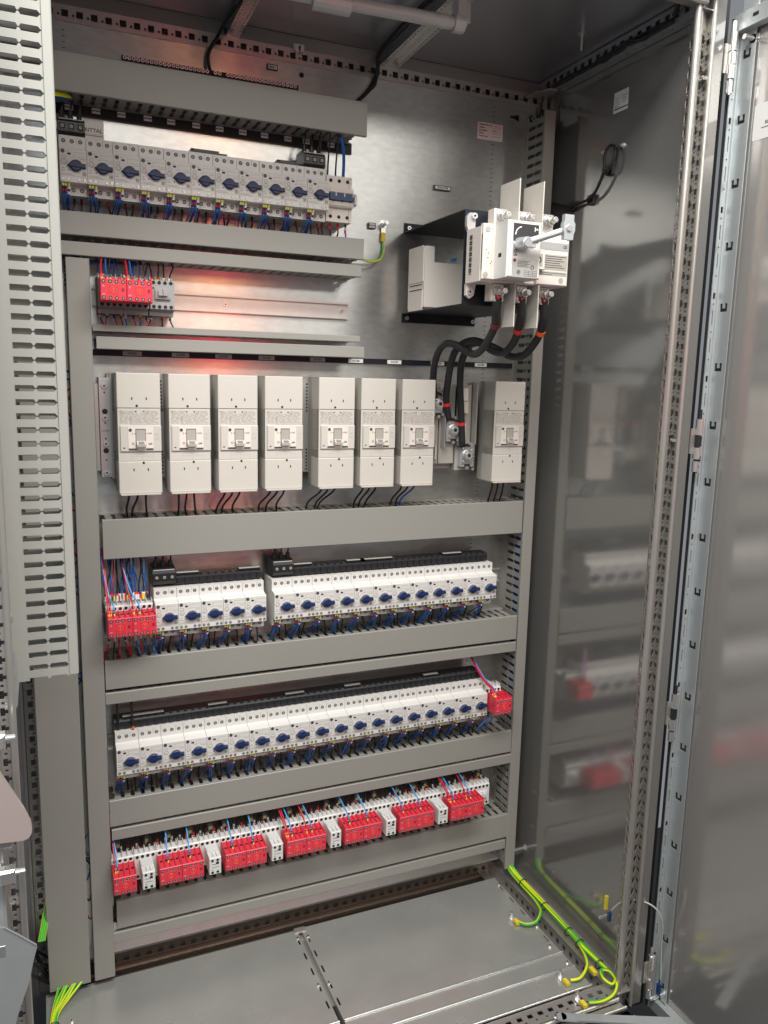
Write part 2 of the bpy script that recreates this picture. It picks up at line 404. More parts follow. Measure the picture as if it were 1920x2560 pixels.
# ------------------------------------------------------------------ wiring ducts
def finger_wall(mb, u0, u1, H, fr, t=1.4, s=4, vs=14, m='duct', neck=.9, tip=6, pitch=20, taper=4):
    vm = (vs+H-tip)/2; ve = H-tip
    mb.prism([(u0, 0), (u1, 0), (u1, vs), (u0, vs)], fr, t, m)
    n = int((u1-u0)/pitch); off = (u1-u0-n*pitch)/2
    for k in range(n):
        a = u0+off+k*pitch; b = a+pitch
        r = [(s, vs), (s, vm-taper), (neck, vm-1), (neck, vm+1), (s, vm+taper), (s, ve-taper), (neck, ve), (neck, H)]
        mb.prism([(a+p, q) for p, q in r]+[(b-p, q) for p, q in r[::-1]], fr, t, m)
def hduct(label, x0, x1, z1, z0, D=80, xr=None, group='horizontal wiring ducts', notch=False):
    q = thing('wiring_duct', label, 'wiring duct', x0, 0, z0, group)
    L = x1-x0; h = z1-z0; xr = (xr or x1)-x0
    m = MB(); m.box(0, xr, 0, 1.5, 2, h-2, 'duct'); part('base', m, q)
    m = MB(); finger_wall(m, 0, xr, D-3, lambda u, v, w: (u, v, h-2.5+w)); part('slotted_side', m, q)
    m = MB(); finger_wall(m, 0, xr, D-3, lambda u, v, w: (u, v, 1.2+w)); part('slotted_side', m, q)
    m = MB()
    prof = [(D-8, 0), (D-1.2, 0), (D, 1.2), (D, h-1.2), (D-1.2, h), (D-8, h), (D-8, h-1), (D-1.8, h-1), (D-1.8, 1), (D-8, 1)]
    m.prism(prof, lambda u, v, w: (w, u, v), L, 'duct'); part('cover', m, q)
    return q
hduct('widest grey wiring duct across the top above the first breaker row', -6, 579, 1818, 1753, xr=570)
hduct('grey wiring duct directly under the top breaker row', -6, 577, 1555, 1514)
hduct('slim grey wiring duct above the two red contactors of the short row', -7, 573, 1503, 1479)
hduct('very slim grey duct under the empty mounting rail', 45, 572, 1360, 1347)
hduct('slim grey wiring duct right above the black strip of circuit labels', 51, 582, 1338, 1315)
hduct('tall grey wiring duct below the large cream breakers', 50, 997, 994, 916)
hduct('grey wiring duct under the row with two separate breaker groups', 45.5, 997.5, 711, 651)
hduct('slim grey duct above the longest breaker row', 44.5, 998, 644, 620)
hduct('grey wiring duct under the longest breaker row', 44.5, 999, 413, 355.5)
hduct('slim grey duct right above the bottom row of red contactors', 47, 1000.5, 349, 325)
hduct('grey wiring duct in front of the feet of the bottom contactor row', 51, 1003, 186, 122)
hduct('lowest slim grey duct just above the floor', 42, 997, 115, 91)
def vduct(label, x0, x1, z0, z1, D=80):
    q = thing('wiring_duct', label, 'wiring duct', x0, 0, z0, 'vertical wiring ducts'); w_ = x1-x0; L = z1-z0
    m = MB(); m.box(2, w_-2, 0, 1.5, 0, L, 'duct'); part('base', m, q)
    m = MB(); finger_wall(m, 0, L, D-3, lambda u, v, w: (1.2+w, v, u)); part('slotted_side', m, q)
    m = MB(); finger_wall(m, 0, L, D-3, lambda u, v, w: (w_-2.6+w, v, u)); part('slotted_side', m, q)
    prof = [(0, D-8), (0, D-1.2), (1.2, D), (w_-1.2, D), (w_, D-1.2), (w_, D-8), (w_-1, D-8), (w_-1, D-1.8), (1, D-1.8), (1, D-8)]
    m = MB(); m.prism(prof, lambda u, v, w: (u, v, w), L, 'duct'); part('cover', m, q)
vduct('tall narrow grey duct down the left end of the device rows', 3, 43.5, 15, 1475)
vduct('tall grey duct down the right end of the device rows beside the side wall', 1001, 1028.5, 32, 1865, 81)
vduct('wide grey duct at the lower left beside the narrow one', -84, -5, 17, 1480, 82)
# slotted duct on the left, its cover facing right
q = thing('wiring_duct', 'pale slotted duct standing in front at the far left with its slots facing the viewer', 'wiring duct', 0, 0, 0)
m = MB(); finger_wall(m, 808, 2028, 78, lambda u, v, w: (-104+v, 400+w, u), 2, 4.4, 22, tip=1, neck=.8, taper=3.2, m='duct_pale'); part('slotted_side', m, q, 'pale slotted face')
m = MB(); finger_wall(m, 802, 2022, 78, lambda u, v, w: (-104+v, 342+w, u), 2, 4, 22, tip=1, neck=.8, taper=3.5, m='duct_pale'); part('slotted_side', m, q)
m = MB(); m.box(-106, -104, 342, 402, 802, 2028, 'duct_pale'); part('base', m, q)
m = MB(); m.prism([(-25.5, 403.6), (-14, 403.6), (-12.5, 402), (-12.5, 342), (-14, 341), (-25.5, 341), (-25.5, 342), (-14.5, 342), (-14.5, 402.4), (-25.5, 402.4)], lambda u, v, w: (u, v, 812+w), 1216, 'duct_pale'); part('cover', m, q)

# ------------------------------------------------------------------ device rails
def dinrail(label, x0, x1, z, group='mounting rails'):
    q = thing('mounting_rail', label, 'mounting rail', x0, 0, z, group); L = x1-x0
    prof = [(7.5, -17.5), (8.5, -17.5), (8.5, -13), (1.5, -13), (1.5, 13), (8.5, 13), (8.5, 17.5), (7.5, 17.5), (7.5, 14), (.5, 14), (.5, -14), (7.5, -14)]
    m = MB(); m.prism(prof, lambda u, v, w: (w, u, v), L, 'galvplate'); part('rail', m, q); return q
r = dinrail('bright empty mounting rail right of the grey contactor', 50, 574, 1415.5)
for x in (256, 509):
    m = MB(); m.cyl((x, 1.5, 0), (x, 4.5, 0), 4.2, 'screw', 14); m.box(x-2.4, x+2.4, 4.5, 4.7, -.4, .4, 'hole'); m.box(x-.4, x+.4, 4.5, 4.7, -2.4, 2.4, 'hole'); part('screw', m, r)
dinrail('mounting rail behind the top breaker row', -2, 560, 1632)
dinrail('mounting rail behind the row of two breaker groups', 46, 985, 798)
dinrail('mounting rail behind the longest breaker row', 50, 990, 504)
dinrail('mounting rail behind the bottom contactor row', 46, 985, 235)

# ------------------------------------------------------------------ motor breakers
def b_body():
    m = MB()
    prof = [(10, -2), (73, 0), (73, -21), (74, -22.5), (94, -26), (94.7, -27), (94.7, -81.4), (93.5, -82.4), (76, -83), (73, -84), (73, -100), (10, -101)]
    m.prism(prof, lambda u, v, w: (.35+w, u, v), 44.3, 'beige'); return m
def b_detail():
    m = MB()
    for x in (8, 22, 36): m.cyl((x, 72.8, -9), (x, 73.1, -9), 3.6, 'hole', 14); m.cyl((x, 73.1, -9), (x, 73.4, -9), 2.3, 'grey', 10); m.box(x-2, x+2, 73.4, 73.5, -9.4, -8.6, 'hole')
    for x in (8, 22, 36): m.cyl((x, 72.8, -91), (x, 73.1, -91), 3.6, 'hole', 14); m.cyl((x, 73.1, -91), (x, 73.4, -91), 2.2, 'grey', 10)
    m.box(29, 29.4, 73, 73.15, -1, -12, 'print')
    for x in (3, 17, 31): m.box(x, x+1.5, 73, 73.15, -4, -2.5, 'print_light')
    return m
def b_terms():
    m = MB()
    for x in (5, 14, 32, 40.5): m.cyl((x, 94.7, -77), (x, 95.1, -77), 3.1, 'print', 14); m.cyl((x, 95.1, -77), (x, 95.5, -77), 2.4, 'termscrew', 12); m.box(x-1.6, x+1.6, 95.5, 95.6, -77.4, -76.6, 'hole')
    return m
def b_face():
    m = MB()
    m.cyl((5.4, 94.7, -31.5), (5.4, 95.2, -31.5), 3.5, 'badge', 16)
    m.box(13, 18.5, 94.7, 95, -36.8, -33.6, 'hole')
    for a, b, c, d in ((22.5, 43.5, -32.2, -31.8), (22.5, 22.9, -39.5, -31.8), (22.5, 43.5, -39.5, -39.1), (33, 43, -43, -42.2), (11, 17, -31.5, -30.8), (1.5, 24, -70.5, -69.8), (1.5, 20, -68.6, -68), (0, 44.3, -72, -71.6), (18, 23, -41, -40.4)):
        m.box(a, b, 94.7, 94.9, c, d, 'print_mid')
    m.box(36.5, 43, 94.7, 94.85, -70, -63.5, 'print_mid'); m.box(2, 8, 94.7, 94.9, -64, -63, 'print'); m.cyl((15, 94.7, -62), (15, 94.9, -62), 1.2, 'hole', 8); m.box(4, 6.5, 94.7, 94.9, -60, -59.2, 'hole')
    return m
def b_dial():
    m = MB(); m.torus((7, 94.8, -49), (0, 1, 0), 4.2, .5, 'print_mid', 14, 4); m.torus((7, 94.8, -41), (0, 1, 0), 3, .4, 'print_mid', 12, 4)
    m.cyl((7, 94.7, -49), (7, 95.3, -49), 2.8, 'beige', 12); m.box(4.9, 9.1, 95.3, 95.4, -49.3, -48.7, 'print'); return m
def b_knob():
    m = MB()
    ring = [(27+11.3*math.cos(a), -54.5+11.3*math.sin(a)) for a in [2*math.pi*i/20 for i in range(20)]]
    m.prism(ring, lambda u, v, w: (u, 94.7+w, v), 1.2, 'beige_dark')
    o = []
    for i in range(7, 16):
        pass
    out = [(12.2, -54.5), (17, -50), (20.5, -46.6), (25, -45), (29, -45.2), (33, -47.6), (35.6, -50.6), (42.5, -50.6), (42.5, -58.4), (35.6, -58.4), (33, -61.4), (29, -63.8), (25, -64), (20.5, -62.4), (17, -59)]
    c = (27, -54.5)
    n = len(out); vs = [(x, 95.9, z) for x, z in out]+[(x, 99.5, z) for x, z in out]+[(c[0]+(x-c[0])*.84, 101, c[1]+(z-c[1])*.82) for x, z in out]
    fs = [(i, (i+1) % n, n+(i+1) % n, n+i) for i in range(n)]+[(n+i, n+(i+1) % n, 2*n+(i+1) % n, 2*n+i) for i in range(n)]+[tuple(range(2*n, 3*n))]
    m.add(vs, fs, 'navy')
    m.prism([(13.5, -54.5), (18, -56.8), (42, -57.5), (42, -51.5), (18, -52.2)], lambda u, v, w: (u, 101+w, v), 2.4, 'navy'); return m
def breaker(x, z, label, group, busbar=False, flip=False):
    q = thing('motor_breaker', label, 'motor breaker', x, 0, z, group)
    part('housing', cached('b_body', b_body), q); part('terminal_screws', cached('b_detail', b_detail), q)
    part('auxiliary_screws', cached('b_terms', b_terms), q); part('front_label', cached('b_face', b_face), q)
    part('dial', cached('b_dial', b_dial), q); part('rotary_knob', cached('b_knob', b_knob), q)
    return q
rn = random.Random(3)
def bundle_mesh(kind, v):
    def fn():
        g = random.Random(kind*31+v); m = MB()
        return m
    return fn
def wires_under(x, z, label, v, zd, low=False, group='wire bundles under the breakers'):
    """blue control wires with ferrules at the left and black power wires at the right, down into the duct at zd"""
    q = thing('wire_bundle', label, 'wires', x, 0, z, group); g = random.Random(v*17+5)
    drop = zd-z
    sx = g.uniform(-9, 5) if not low else g.uniform(-10, 1)
    m = MB()
    for i, (wx, c) in enumerate(((4, 'yellowferrule'), (8.5, 'yellowferrule'), (14, 'yellowferrule'))):
        m.cyl((wx, 90, -83), (wx, 89, -88), 2.0, c, 8, 2.2)
        segs = ('navy_flat', 'redwire', 'navy_flat') if i < 2 else ('paper', 'ink', 'paper')
        for k, sgm in enumerate(segs): m.cyl((wx-k*.2, 88.5-1.8*k, -88-4*k), (wx-k*.2-.2, 86.8-1.8*k, -92-4*k), 2.3, sgm, 8)
    part('ferrules', m, q)
    for i, wx in enumerate((3.6, 8, 11, 14)):
        m = MB(); dx = sx+g.uniform(-1.5, 3.5); e = g.uniform(30, 55)
        m.tube([(wx, 84, -97), (wx+dx*.25, 80, -106), (wx+dx*.7, e+18, (drop-106)/2), (wx+dx, e+4, drop+2), (wx+dx, e, drop-14)], 1.35, 'bluewire', 6, sub=3)
        part('wire', m, q)
    for i, wx in enumerate((22, 36) if v % 3 else (12, 24, 36)):
        m = MB(); dx = g.uniform(-9, 6); e = g.uniform(34, 52)
        m.cyl((wx, 48, -100), (wx+dx*.1, 49, -110), 2.2, g.choice(('darkredband', 'black', 'darkredband', 'black', 'redband' if not low else 'black')), 8)
        m.tube([(wx+dx*.1, 49, -108), (wx+dx*.3, 52, -113), (wx+dx*.8, e+8, drop+6), (wx+dx, e, drop-14)], 1.7, 'blackwire', 6, sub=3)
        part('wire', m, q, 'black wire')
    return q
def feedblock(label, x, z, w=45, d=62, top=24, wires=True):
    q = thing('feed_terminal', label, 'terminal block', x, 0, z, 'black feed terminal blocks')
    m = MB(); m.prism([(20, -10), (d+2, -4), (d+8, 4), (d+8, 20), (d+4, 24), (d-8, 30), (20, 30)], lambda u, v, w_: (w_, u, v), w, 'black'); part('body', m, q)
    for k in range(3):
        cx = 7.5+k*(w-15)/2
        m = MB(); m.box(cx-6, cx+6, d+8, d+9, 6, 18, 'black'); m.box(cx-4.6, cx+4.6, d+8.8, d+9.3, 7.4, 16.6, 'hole'); m.cyl((cx, d+9.2, 12), (cx, d+9.8, 12), 3, 'grey', 10); m.box(cx-2, cx+2, d+9.8, d+9.9, 11.5, 12.5, 'hole'); part('terminal', m, q)
        m = MB(); m.cyl((cx, d-14, 28), (cx, d-14, 42), 5, 'black', 10, 4)
        m.tube([(cx, d-14, 40), (cx+2, d-16, 52), (cx+5, d-22, 64), (cx+6, d-28, 74)], 1.8, 'blackwire', 6); part('wire', m, q)
    m = MB(); m.box(2, w-2, d+1, d+3, 25, 26.4, 'print_light'); part('edge_strip', m, q)
    return q
def comb(label, x0, x1, z, d=52, marks=()):
    q = thing('comb_busbar', label, 'busbar', x0, 0, z, 'black comb busbars over the breakers'); L = x1-x0
    m = MB(); m.prism([(24, -6), (d+6, -6), (d+6, 8), (d, 13), (24, 13)], lambda u, v, w: (w, u, v), L, 'black'); part('bar', m, q)
    m = MB(); k = 4
    while k < L-4: m.box(k, k+9, d+5, d+9, -5, 7, 'black'); m.box(k+2, k+7, d, d+4, 12, 15, 'black'); k += 15
    part('finger_cover', m, q)
    for a, b in marks:
        m = MB(); m.box(a-x0, b-x0, d-8, d+4, 14, 17, 'black'); m.box(a-x0+1, b-x0-1, d-6, d+3, 17, 18, 'print_light'); part('end_cover', m, q)
    return q

# row 1 : eleven breakers
Z1 = 1682.3
for i in range(11):
    breaker(45*i, Z1, f'beige motor breaker with blue knob, {ORD[i]} from the left in the top row', 'motor breakers in the top row')
    wires_under(45*i, Z1, f'blue and black wires hanging under the {ORD[i]} breaker of the top row', i, 1555)
feedblock('black feed terminal block above the first breaker of the top row', 0, Z1+4)
feedblock('black feed terminal block above the last breaker of the top row', 450, Z1+4)
for (a, b, t) in ((234, 302, 'above the sixth breaker'), (402, 450, 'left of the right feed block')):
    q = thing('busbar_end', f'short black busbar piece showing {t} of the top row', 'busbar', a, 0, 1684, 'busbar pieces of the top row')
    m = MB(); m.box(0, b-a, 25, 52, -4, 7, 'black'); m.cyl((2, 52, 7), (2, 48, 9), 3, 'black', 8); m.box(0, (b-a)*.78, 20, 50, 7, 11, 'black'); part('bar', m, q)
# 3 pole miniature breaker at the end
q = thing('miniature_breaker', 'three pole miniature breaker with blue lever at the right end of the top row', 'circuit breaker', 496.5, 0, 1672)
m = MB(); m.prism([(10, 0), (74, 0), (74, -22), (84, -24), (84, -60), (74, -62), (74, -88), (10, -88)], lambda u, v, w: (w, u, v), 54, 'offwhite'); part('housing', m, q)
m = MB(); m.box(0, 54, 84, 86.5, -26, -33, 'offwhite'); m.box(0, 54, 84, 86.5, -50, -58, 'offwhite'); m.prism([(84, -33), (92, -37), (92, -54), (84, -58)], lambda u, v, w: (54+w, u, v), 5, 'offwhite'); part('front_frame', m, q)
m = MB(); m.box(2, 52, 84, 93, -36, -49, 'navy_flat'); part('lever', m, q, 'blue lever bar')
m = MB()
for x in (9, 27, 45):
    m.box(x+4, x+6, 93, 94, -34, -42, 'paper'); m.cyl((x, 73.8, -9), (x, 74.3, -9), 3.6, 'hole', 12); m.cyl((x, 73.8, -78), (x, 74.3, -78), 3.6, 'hole', 12); m.box(x-2, x+2, 92.8, 93.3, -50.5, -52.5, 'hole')
m.box(47.5, 48, 74, 74.3, 0, -22, 'print'); m.box(47.5, 48, 74, 74.3, -62, -88, 'print'); part('terminal_screws', m, q)
m = MB(); m.box(49, 53, 74, 74.3, -4, -3, 'ink'); m.box(49, 53, 74, 74.3, -12, -11, 'ink'); part('front_label', m, q)
for k, (x, c) in enumerate(((486, 'blackwire'), (505, 'blackwire'), (522, 'blackwire'), (537, 'bluewire'), (540, 'bluewire'))):
    qq = thing('wire', ['black wire nearest the right feed block going up into the top duct', 'second black wire dropping from the top duct', 'third black wire dropping from the top duct', 'left blue wire into the miniature breaker', 'right blue wire into the miniature breaker'][k], 'wire', x, 55, 1672, 'wires above the miniature breaker')
    m = MB(); m.cyl((0, 0, -4), (0, 0, 5), 2.4, 'black' if c == 'blackwire' else 'redband', 8); m.tube([(0, 0, 4), (1, 0, 30), (2 if k < 3 else -2, 4, 60), (3 if k < 3 else -12, 8, 88)], 1.9, c, 6); part('wire', m, qq)
for k, x in enumerate((494, 511, 528, 545)):
    qq = thing('wire', f'short wire with {"black and white" if k == 3 else "red"} sleeve, {ORD[k]} under the miniature breaker', 'wire', x, 55, 1583, 'wires under the miniature breaker')
    m = MB()
    if k == 3:
        for j, c in enumerate(('ink', 'paper', 'redband')): m.cyl((0, 0, 2-6*j), (0, 0, -4-6*j), 2.4, c, 8)
    else: m.cyl((0, 0, 2), (.5, 0, -10), 2.6, 'redband' if k else 'darkredband', 8)
    m.tube([(0, 0, -8), (1, 0, -18), ((4, 5, -2, 2)[k], -4, -30), ((6, 6, -3, 2)[k], -8, -40)], 1.7, 'bluewire' if k == 3 else 'blackwire', 6); part('wire', m, qq)

# row 4: two groups
Z4 = 848
for i in range(5):
    breaker(142.3+45*i, Z4, f'beige motor breaker with blue knob, {ORD[i]} in the short group right of the red contactors', 'motor breakers in the short group')
    wires_under(142.3+45*i, Z4, f'wires under the {ORD[i]} breaker of the short group of five', 20+i, 711, True)
for i in range(12):
    breaker(384.4+45*i, Z4, f'beige motor breaker with blue knob, {ORD[i]} in the group of twelve', 'motor breakers in the group of twelve')
    wires_under(384.4+45*i, Z4, f'wires under the {ORD[i]} breaker of the group of twelve', 30+i, 711, True)
feedblock('black feed terminal block on the short breaker group', 142, Z4+10)
feedblock('black feed terminal block on the group of twelve breakers', 389, Z4+10)
comb('black comb busbar over the short group of five breakers', 187, 366, Z4+8, marks=((190, 236), (318, 364)))
comb('black comb busbar over the group of twelve breakers', 434, 918, Z4+8, marks=((436, 480), (560, 604), (592, 672), (800, 850)))
# row 5: nineteen
Z5 = 554.6
for i in range(19):
    breaker(59.9+45*i, Z5, f'white motor breaker with blue knob, {ORD[i]} from the left in the longest row', 'motor breakers in the longest row')
    wires_under(59.9+45*i, Z5, f'wires under the {ORD[i]} breaker of the longest row', 50+i, 413, True)
comb('black comb busbar over the longest breaker row', 60, 910, Z5+8, marks=((76, 160), (250, 292), (420, 465), (560, 600), (760, 800)))
for k, (x, c) in enumerate(((68, 'black'), (96, 'orangeband'))):
    q = thing('wire', ('black wire dropping behind the first breaker of the longest row', 'black wire with red ferrule into the first breaker of the longest row')[k], 'wire', x, 60, Z5)
    m = MB(); m.cyl((0, 6*k, 2-6*k), (0, 6*k, 9-6*k), 2.6, 'black', 8); m.cyl((0, 6*k, 8-6*k), (0, 6*k, 13-6*k), 2.8, c, 8); m.tube([(0, 6*k, 10-6*k), (-1, 0, 40), (0, -10, 68)], 2.3, 'blackwire', 6); part('wire', m, q)

# ------------------------------------------------------------------ contactors
def c_body():           # local z=0 is the top of the front accessory
    m = MB()
    m.prism([(8, 4), (54, 4), (54, 10), (75, 10), (77, 8), (77, -46), (60, -48), (60, -58), (8, -58)], lambda u, v, w: (.3+w, u, v), 44.4, 'white')
    for k in range(5): m.box(.8+k*10.5, 2.2+k*10.5, 55, 74, 10, 17 if k else 19, 'white')
    return m
def c_body_grey():
    m = MB()
    m.prism([(8, 12), (52, 12), (52, 8), (60, 8), (75, 8), (77, 6), (77, -44), (60, -48), (60, -56), (8, -56)], lambda u, v, w: (.3+w, u, v), 44.4, 'grey')
    for k in range(5): m.box(1+k*10.2, 2.6+k*10.2, 52, 62, 8, 16, 'grey')
    return m
def c_term():
    m = MB()
    for k in range(4):
        x = 6.5+k*10.6
        m.cyl((x, 76.8, 4), (x, 77.4, 4), 3.4, 'hole', 12); m.cyl((x, 76.8, -40), (x, 77.4, -40), 3.4, 'hole', 12)
    return m
def red_body():
    m = MB(); m.cbox(.2, 44.8, 79, 130, -38, 0, 'redblock', 1.4)
    for k in range(4): m.box(.4+k*10.7, 2.2+k*10.7, 82, 128, -.5, 4.5, 'redblock')
    m.box(42.6, 44.6, 82, 128, -.5, 4.5, 'redblock'); m.box(0, 45, 77, 80, -38, .6, 'white')
    return m
def red_term():
    m = MB()
    for k in range(4):
        x = 6+k*11
        for z in (-4.8, -33): m.cyl((x, 130, z), (x, 130.3, z), 3.1, 'hole', 12); m.cyl((x, 130.3, z), (x, 130.6, z), 1.7, 'grey', 8)
        m.cyl((x, 104, 0), (x, 104, .6), 3, 'hole', 10)
    return m
def red_print():
    m = MB()
    m.box(14, 31, 130, 130.2, -26.5, -11.5, 'redband'); m.torus((22.5, 130.3, -19), (0, 1, 0), 5.2, .35, 'redlight', 16, 4)
    m.prism([(-2.6, 3), (-.6, 1.4), (-.4, -3), (.4, -3), (.6, 1.4), (2.6, 3), (1.5, 3.2), (0, 2), (-1.5, 3.2)], lambda u, v, w: (22.5+u, 130.3+w, -19+v), .3, 'redlight')
    m.box(14, 32, 130, 130.3, -9.2, -8.6, 'redlight'); m.box(22, 23, 130, 130.3, -8.6, -5.6, 'redlight')
    m.cyl((5.5, 130, -13), (5.5, 130.3, -13), 2, 'redlight', 12); m.box(3, 8, 130, 130.3, -28.6, -25.6, 'redlight'); m.box(36.5, 41, 130, 130.3, -21, -15, 'redpaint')
    return m
def aux_body():
    m = MB(); m.cbox(0, 25, 77.5, 130, -38, 0, 'white', 1.2)
    m.box(1, 24, 90, 106, 0, 2, 'white'); m.box(8, 9, 88, 126, 0, 1.5, 'grey'); m.box(16, 17, 88, 126, 0, 1.5, 'grey'); m.box(4, 21, 108, 111, 0, 3, 'white'); return m
def aux_det():
    m = MB()
    for x in (6.5, 17.5):
        for z in (-6, -33): m.cyl((x, 130, z), (x, 130.3, z), 2.9, 'hole', 12)
    m.box(5, 20, 130, 130.3, -15.2, -14.4, 'hole'); m.box(14, 20, 130, 130.4, -15, -10, 'hole'); m.box(5, 20, 130, 130.3, -22, -21.4, 'hole'); m.box(5, 8, 130, 130.3, -27.5, -26, 'print')
    return m
def contactor(x, z, label, group, kind, dark=False, cat='contactor'):
    q = thing('contactor', label, cat, x, 0, z, group)
    part('housing', cached('c_body_grey' if dark else 'c_body', c_body_grey if dark else c_body), q); part('terminal_screws', cached('c_term', c_term), q)
    if kind == 'red':
        part('auxiliary_block', cached('red_body', red_body), q, 'bright red auxiliary block'); part('block_screws', cached('red_term', red_term), q); part('block_print', cached('red_print', red_print), q)
    if kind == 'aux':
        part('auxiliary_block', cached('aux_body', aux_body), q, x=11); part('block_screws', cached('aux_det', aux_det), q, x=11)
    if kind == 'bare':
        m = cached('bare_front%d' % dark, lambda: MB().box(9, 37, 77, 82, -26, -8, 'grey' if dark else 'white').box(14, 22, 82, 87, -20, -11, 'grey' if dark else 'white').box(23, 31, 82, 87, -20, -11, 'grey' if dark else 'white').box(10, 36, 82, 82.3, -24, -23.3, 'print').box(22, 23, 82, 82.4, -25, -8, 'ink').cyl((6, 77, -6), (6, 77.4, -6), 2, 'badge', 10))
        part('front', m, q)
    return q
# row 2
for i in range(2): contactor(57+45*i, 1437, f'red fronted contactor, {["left", "right"][i]} one of the short second row', 'red contactors of the second row', 'red', True)
contactor(149, 1437, 'plain grey contactor at the right end of the short second row', 'plain contactors', 'bare', True)
# row 4
for i in range(2): contactor(50+45*i, 811, f'red fronted contactor left of the short breaker group, {["left", "right"][i]} one', 'red contactors beside the short breaker group', 'red')
# row 5
contactor(918, 523, 'single red fronted contactor at the right end of the longest breaker row', 'red contactors', 'red')
# row 6
Z6 = 271; reds = [0, 2, 3, 5, 6, 8, 9, 11, 12, 14, 15, 17, 18]
ri = ai = 0
for k in range(20):
    x = 43.8+45*k
    if k in reds: contactor(x, Z6, f'red fronted contactor, {ORD[ri]} red one from the left in the bottom row', 'red contactors of the bottom row', 'red'); ri += 1
    elif k < 19: contactor(x, Z6, f'white contactor with narrow white block, {ORD[ai]} white one from the left in the bottom row', 'white contactors of the bottom row', 'aux'); ai += 1
    else: contactor(x, Z6, 'plain white contactor at the right end of the bottom row', 'plain contactors', 'bare')

def control_wires(label, x, z, spec, group, reach=70, dend=30):
    """wires rising from the accessory top; spec = list of (x, colour, bend)"""
    q = thing('control_wires', label, 'wires', x, 0, z, group)
    m = MB()
    for wx, c, bd in spec:
        fc = 'yellowferrule' if c != 'lightblue' else 'pinkpaper'
        m.cyl((wx, 112, 0), (wx, 110, 4), 1.7, 'yellow', 8); m.cyl((wx, 110, 4), (wx, 106, 10), 2.2, 'redband' if c == 'redwire' else 'navy_flat', 8); m.cyl((wx, 108, 6), (wx, 107.2, 8), 2.4, 'paper', 8)
    part('ferrules', m, q)
    for wx, c, bd in spec:
        m = MB(); m.tube([(wx, 107, 8), (wx-1, 100, 18), (wx+bd*.5, 82, 38), (wx+bd, 55, reach*.85), (wx+bd*1.1, dend, reach+12)], 1.5, c, 6, sub=4); part('wire', m, q)
    return q
# bottom row wires
spec6 = {0: [(6, 'redwire', -3), (10, 'lightblue', -4)], 2: [(20, 'lightblue', 0)], 3: [(20, 'lightblue', -2)], 5: [(20, 'lightblue', -5)], 6: [(20, 'lightblue', -3)],
         8: [(4, 'redwire', -10), (8, 'redwire', -10), (17, 'lightblue', -12)], 9: [(6, 'redwire', -12), (18, 'lightblue', -14)], 11: [(18, 'lightblue', -16)], 12: [(17, 'lightblue', -16)],
         14: [(17, 'lightblue', -18)], 15: [(17, 'lightblue', -16)], 17: [(4, 'redwire', -16), (8, 'redwire', -16), (17, 'lightblue', -18)], 18: [(6, 'redwire', -12), (17, 'lightblue', -16)]}
for n, (k, sp) in enumerate(spec6.items()):
    control_wires(f'thin control wires rising from the {ORD[n]} red contactor of the bottom row', 43.8+45*k, Z6, sp, 'control wires of the bottom row')
# coil and power terminals behind the bottom row
def coil(x, z, k):
    q = thing('contactor_terminals', f'dark coil terminals with banded wires behind the {ORD[k]} contactor of the bottom row', 'terminals', x, 0, z, 'terminals behind the bottom contactors'); g = random.Random(k)
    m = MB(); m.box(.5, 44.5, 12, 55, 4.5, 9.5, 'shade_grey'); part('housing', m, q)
    xx = g.choice((26, 12)); m = MB(); m.box(xx, xx+12, 30, 44, 10, 22, 'grey'); m.box(xx+2, xx+9, 44, 44.4, 15, 21, 'yellowferrule'); m.cyl((xx+6, 44, 12), (xx+6, 44.6, 12), 2.4, 'hole', 10); part('coil_terminal', m, q)
    for j in range(3):
        m = MB(); wx = 8+j*14+g.uniform(-2, 2)
        col = g.choice(('redband', 'darkredband', 'redband', 'darkredband'))
        m.cyl((wx, 52, 9), (wx, 51, 15), 2.2, col, 8); m.cyl((wx, 51.4, 12), (wx, 51.2, 13.5), 2.4, 'paper', 8); m.cyl((wx, 51, 15), (wx, 49, 20), 2.3, g.choice((col, 'paper', col)), 8)
        m.tube([(wx, 49, 19), (wx+1, 46, 30), (wx+g.uniform(-5, 3), 38, 52), (wx+2, 30, 66)], 2, 'blackwire', 6); part('wire', m, q)
for k in range(20): coil(43.8+45*k, Z6, k)
# little dark terminal screws peeking out beneath the bottom row
for k in range(20):
    q = thing('terminal_feet', f'black ferruled wire ends under the {ORD[k]} contactor of the bottom row', 'wires', 43.8+45*k, 0, Z6-58, 'wire ends under the bottom row')
    for j in range(3):
        m = MB(); m.cyl((8+j*14, 48, 3), (8+j*14, 49, -8), 2.2, 'darkredband' if (j+k) % 4 == 0 else 'black', 8); m.tube([(8+j*14, 49, -6), (8+j*14, 46, -20), (6+j*14, 44, -40)], 1.7, 'blackwire', 6); part('wire', m, q)
